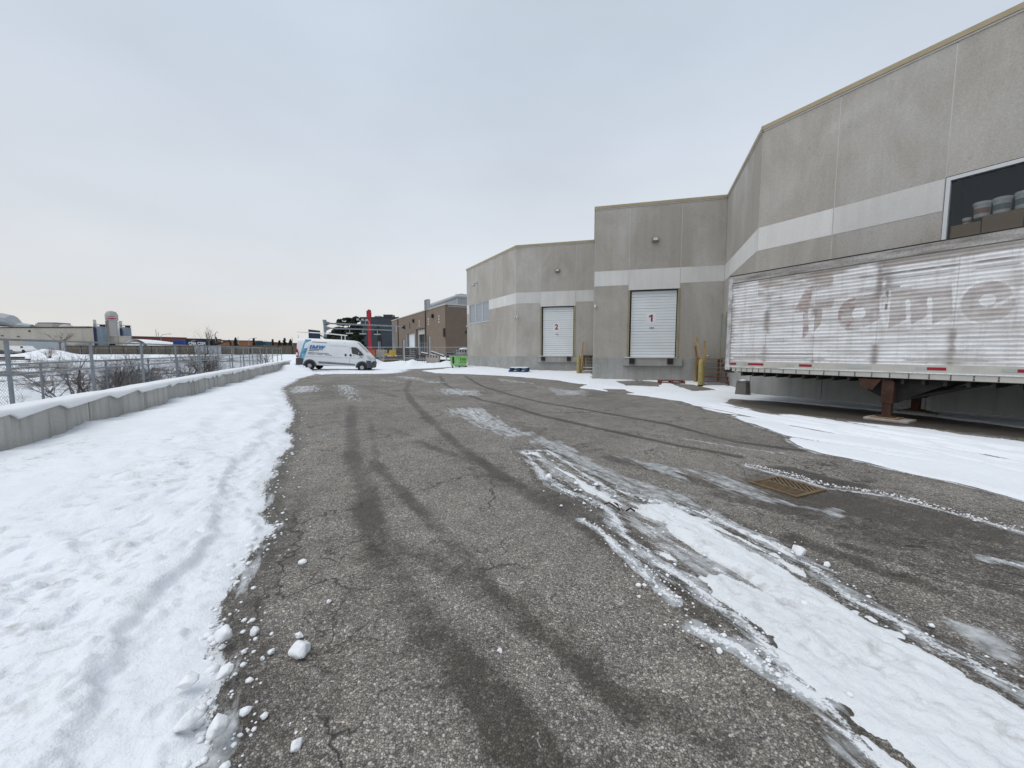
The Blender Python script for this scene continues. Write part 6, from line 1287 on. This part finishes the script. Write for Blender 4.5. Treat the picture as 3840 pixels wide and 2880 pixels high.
# snow covered fabric shed
Y = 100.; xa, xb = ux(483, Y), ux(648, Y); o = thing('fabric_shed', 'white arched fabric shed covered with snow behind the brown wall', 'shed', ((xa + xb) / 2, Y, FZ)); l = Loc(o)
rings = []
for f in np.linspace(0, 1, 9):
    xc = xa + (xb - xa) * (.27 + .60 * f); hh = 4.9 - 1.9 * f ** 2; rings.append([(xc + (1 - f) * (-1.0) + 4.6 * math.cos(a) * (.86 - .45 * f), Y + 9 * f, FZ - .3 + (hh - FZ + .3) * math.sin(a)) for a in np.linspace(0, math.pi, 15)])
l.mb('cover', 'snowlump', MB().loft(rings, cap=False, closed=False), smooth=True); l.mb('front_wall', 'fabricdome', MB().add([(x, y - .02, z) for x, y, z in [(q[0] * .86 + rings[0][7][0] * .14, q[1], q[2] * .86) for q in rings[0]]], [tuple(range(15))]))
# orange brick warehouse, stepped
for u0, u1, Ya, Yb, vt, m_, lab in ((503, 700, 128., 140., 1264, 'redbrick', 'red brown brick building behind the fabric shed'), (640, 830, 140., 150., 1271, 'orangebrick', 'orange brick building left part behind the containers'), (826, 985, 150., 160., 1278, 'orangebrick', 'long orange brick building in the middle distance'), (1005, 1120, 165., 170., 1288, 'redbrick', 'small red brick building left of the van')):
    o = thing('brick_building', lab, 'building', (ux((u0 + u1) / 2, Ya), Ya, 1.), 0, 'brick buildings beyond the pond'); l = Loc(o); z = vz(vt, Ya); l.mb('wall', m_, MB().hexa([(ux(u0, Ya), Ya, .5), (ux(u1, Yb), Yb, .5), (ux(u1, Yb), Yb + 20, .5), (ux(u0, Ya), Ya + 20, .5), (ux(u0, Ya), Ya, z), (ux(u1, Yb), Yb, z), (ux(u1, Yb), Yb + 20, z), (ux(u0, Ya), Ya + 20, z)])); l.mb('coping', 'timberdark', MB().hexa([(ux(u0, Ya), Ya - .15, z), (ux(u1, Yb), Yb - .15, z), (ux(u1, Yb), Yb + 1, z), (ux(u0, Ya), Ya + 1, z), (ux(u0, Ya), Ya - .15, z + .3), (ux(u1, Yb), Yb - .15, z + .3), (ux(u1, Yb), Yb + 1, z + .3), (ux(u0, Ya), Ya + 1, z + .3)]))
def container(u0, u1, vt, Y, m_, lab, txt=None, dpt=2.4):
    x0, x1 = ux(u0, Y), ux(u1, Y); z1 = vz(vt, Y); z0 = z1 - 2.7; o = thing('shipping_container', lab, 'container', ((x0 + x1) / 2, Y, z0), 0, 'containers beyond the pond'); l = Loc(o); l.box('body', m_, x0, x1, Y, Y + dpt, z0, z1); n = 24
    for i in range(n): a = x0 + .1 + (x1 - x0 - .2) * i / n; l.box('rib', m_, a, a + (x1 - x0) / n * .5, Y - .04, Y - .001, z0 + .15, z1 - .15)
    for a in (x0, x1 - .14): l.box('corner_post', m_, a, a + .14, Y - .05, Y - .002, z0, z1)
    l.box('top_beam', m_, x0 + .15, x1 - .15, Y - .05, Y - .002, z1 - .14, z1); l.box('stand', 'timberdark', x0 + .1, x1 - .1, Y + .1, Y + dpt - .1, FZ - .5, z0 - .01)
    return o, x0, x1, z0, z1
container(656, 698, 1276, 99., 'bluecont', 'bright blue shipping container left of the navy lettered one')
o, x0, x1, z0, z1 = container(703, 786, 1271, 96., 'navy', 'navy shipping container with white company letters', None)
text_obj('container_letters', 'CMA CGM', .95, 'camwhite', o, (.1, -.09, 1.52), (R(90), 0, 0), .01, bold=.035, sx=.95)
MB().loft([[(-1.35 + q * 1.4, -.09, 1.98 + .42 * math.sin(q * 1.35) + w * (.12 * (1 - q))) for q in np.linspace(0, 1, 7)] for w in (0, 1)], cap=False, closed=False).build('swoosh', 'camwhite', o)
o, x0, x1, z0, z1 = container(965, 1003, 1281, 104., 'teal', 'dark teal shipping container left of the van'); B(-1.0, -.5, -.08, -.06, 1.3, 1.55).build('stencil', 'trimcream', o); B(.7, 1.0, -.08, -.06, 1.4, 1.7).build('stencil', 'trimcream', o)
# excavator
Y = 97.; o = thing('excavator', 'dark excavator with lowered boom beside the navy container', 'excavator', (ux(805, Y), Y, FZ)); l = Loc(o)
l.box('cab', 'black', ux(790, Y), ux(802, Y), Y, Y + 2, 2.4, vz(1278, Y)); l.box('body', 'timberdark', ux(788, Y), ux(818, Y), Y - .3, Y + 2.2, 1.6, 3.0); l.box('track', 'black', ux(786, Y), ux(820, Y), Y - .6, Y, FZ - .2, 1.6); l.box('track', 'black', ux(786, Y), ux(820, Y), Y + 1.8, Y + 2.4, FZ - .2, 1.6)
l.mb('boom', 'black', MB().tube([at(812, 1292, Y), at(838, 1283, Y), at(864, 1278, Y)], [.35, .32, .22], 6)); l.mb('stick', 'black', MB().tube([at(864, 1276, Y), at(870, 1285, Y), at(871, 1297, Y)], [.28, .24, .2], 6)); l.mb('bucket', 'darksteel', MB().prism([(ux(866, Y), 2.6), (ux(875, Y), 2.6), (ux(874, Y), 3.3), (ux(868, Y), 3.3)], Y - .4, Y + .4)); l.box('boom_label', 'trimcream', ux(838, Y), ux(846, Y), Y - .36, Y - .33, 4.02, 4.25)
# lamp posts, masts, far trees
def lamp(u, vt, Y, lab, arm):
    x, z = ux(u, Y), vz(vt, Y); o = thing('street_lamp', lab, 'lamp post', (x, Y, FZ), 0, 'street lamps beyond the pond'); MB().tube([(0, 0, -.3), (0, 0, z - FZ - .8), (arm * .3, 0, z - FZ - .2), (arm, 0, z - FZ)], [.12, .09, .07, .06], 6).build('pole', 'galv', o); B(min(arm, arm * 1.35), max(arm, arm * 1.35), -.15, .15, z - FZ - .08, z - FZ + .1).build('lamp_head', 'galvlight', o)
lamp(814, 1246, 98., 'curved street lamp behind the excavator boom', .55); lamp(612, 1253, 130., 'street lamp with a long arm above the fabric shed', 2.6); lamp(938, 1268, 150., 'street lamp with a long arm above the orange building', 2.4)
def mast(u, v0, v1, Y, lab): x = ux(u, Y); o = thing('antenna_mast', lab, 'mast', (x, Y, vz(v0, Y)), 0, 'thin masts on the skyline'); MB().tube([(0, 0, -.2), (0, 0, vz(v1, Y) - vz(v0, Y))], [.10, .05], 5).build('pole', 'galv', o); B(-.25, .25, -.05, .05, (vz(v1, Y) - vz(v0, Y)) * .7, (vz(v1, Y) - vz(v0, Y)) * .7 + .08).build('cross_arm', 'galv', o)
mast(595, 1264, 1234, 130., 'left thin mast above the red brown building'); mast(603, 1264, 1246, 130., 'short middle mast above the red brown building'); mast(899, 1290, 1262, 140., 'forked thin mast above the orange building'); mast(1101, 1297, 1264, 130., 'thin mast directly left of the van')
def far_bare(u, v0, v1, Y, lab, m='barkgrey', sp=.5): h_ = vz(v1, Y) - FZ; o = thing('bare_tree', lab, 'tree', (ux(u, Y), Y, FZ), 0, 'bare trees beyond the pond'); branchy((0, 0, h_ * .45), h_ * .5, 5, sp, u, .05 * h_ / 3, 2).build('branches', m, o); MB().tube([(0, 0, -.3), (0, 0, h_ * .5)], [.035 * h_, .025 * h_], 6).build('trunk', m, o)
far_bare(233, 1320, 1236, 84., 'bare spreading tree in front of the beige factory', sp=1.2); far_bare(790, 1300, 1238, 96., 'slim bare tree right of the navy container'); far_bare(982, 1290, 1270, 135., 'small round bare tree on the skyline left of the van', sp=.9)
def far_ever(u0, u1, vt, Y, lab):
    rr = random.Random(u0); x = ux((u0 + u1) / 2, Y); r = (ux(u1, Y) - ux(u0, Y)) / 2; z = vz(vt, Y); o = thing('evergreen_tree', lab, 'tree', (x, Y, FZ), 0, 'evergreens on the skyline'); mb = MB()
    for k in range(7): f = k / 6; crown(mb, rr, (rr.uniform(-.3, .3) * r * (1 - f), 0, (z - FZ) * (.25 + .7 * f)), r * (1.05 - .85 * f), (z - FZ) * .12, 45, .45)
    mb.build('crown', 'needle', o); MB().tube([(0, 0, -.3), (0, 0, (z - FZ) * .9)], [.2, .05], 6).build('trunk', 'bark', o)
for u0, u1, vt, lab in ((878, 900, 1271, 'dark evergreen above the left end of the orange building'), (950, 964, 1273, 'small dark evergreen above the teal container'), (1043, 1062, 1281, 'low evergreen left of the tall pair by the van'), (1060, 1084, 1272, 'left one of the tall evergreen pair beside the van'), (1081, 1106, 1277, 'right one of the tall evergreen pair beside the van'), (1022, 1032, 1277, 'pointed little evergreen on the skyline'), (810, 822, 1268, 'dark evergreen behind the curved street lamp')): far_ever(u0, u1, vt, 140., lab)
# parked cars and the snow heap left of the pond
Y = 80.
def parked(u0, u1, v0, v1, Y, body, lab, van):
    x0, x1 = ux(u0, Y), ux(u1, Y); z0, z1 = vz(v1, Y), vz(v0, Y); L_ = x1 - x0; h_ = z1 - z0; o = thing('parked_car', lab, 'van' if van else 'car', ((x0 + x1) / 2, Y, z0)); a = L_ / 2
    pf = [(-a, .25 * h_), (-a, .9 * h_), (-.93 * a, h_), (.55 * a, h_), (.8 * a, .6 * h_), (a, .5 * h_), (a, .2 * h_)] if van else [(-a, .25 * h_), (-a, .6 * h_), (-.6 * a, .66 * h_), (-.35 * a, h_), (.25 * a, h_), (.55 * a, .66 * h_), (.95 * a, .56 * h_), (a, .25 * h_)]
    MB().prism(pf, -.9, .9).build('body', body, o); B(-.5 * a if not van else .35 * a, .4 * a if not van else .6 * a, -.92, -.901, .66 * h_, .93 * h_).build('side_window', 'glassdark', o)
    for x in (-.62 * a, .62 * a): MB().lathe([(.1, -.1), (.33, -.1), (.33, .1), (.1, .1)], (x, -.85, .3), 14, 'y').build('wheel', 'rubber', o)
parked(-60, 78, 1312, 1334, 78., 'carblack', 'black car parked at the left edge beyond the pond', False); parked(55, 128, 1297, 1322, 84., 'camwhite', 'white van parked behind the snow heap at far left', True)
xs = np.arange(-98, -72, .4); ys = np.arange(68, 86, .4); X, Y2 = np.meshgrid(xs, ys)
hp = .78 * np.exp(-(((X - ux(140, 76)) / 5.2) ** 2 + ((Y2 - 76) / 3.2) ** 2)) + .72 * np.exp(-(((X - ux(200, 76)) / 3.4) ** 2 + ((Y2 - 76) / 3) ** 2)); hp *= .8 + .5 * fbm(X * .5, Y2 * .5, 4, 401)
base = terr(X, Y2)[0]; tag(grid('snow_heap', xs, ys, base + hp - .15, hp > .1, 'snow', {'dirt': hp * 0}), 'big heap of cleared snow beyond the pond at far left', 'snow', kind='stuff')
o = thing('low_shrub', 'reddish bare shrub in front of the snow heap', 'shrub', (ux(190, 71), 71., terz(ux(190, 71), 71)), 0); branchy((0, 0, 0), 1.6, 16, 1.2, 88, .03, 2).build('branches', 'redwood', o); MB().lathe([(.5, -.2), (.3, .1), (0, .15)], n=8).build('root_crown', 'bark', o)
Y = 66.; o = thing('timber_edging', 'dark brown earth retaining timber at the far left of the pond', 'edging', (ux(70, Y), Y, -.2)); l = Loc(o); [l.box('timber', 'brownwood', ux(-80, Y) + .3 * k, ux(130, Y) - 1.5 * k, Y + .4 * k, Y + .4 * k + .4, -.3 + .35 * k, .03 + .35 * k) for k in range(3)]
Y = 50.; o = thing('white_lattice_fence', 'low white fence with square holes across the pond snow', 'fence', (ux(200, Y), Y, -.2)); l = Loc(o); x0, x1 = ux(128, Y), ux(275, Y); zb = terz(ux(200, Y), Y) - .05; zt_ = vz(1351, Y)
l.box('top_board', 'whitepaint', x0, x1, Y, Y + .06, zt_ - .08, zt_); l.box('bottom_board', 'whitepaint', x0, x1, Y, Y + .06, zb, zt_ - .32)
for k in range(18): a = x0 + (x1 - x0 - .14) * k / 17; l.box('picket', 'whitepaint', a, a + .14, Y + .001, Y + .058, zt_ - .319, zt_ - .081)
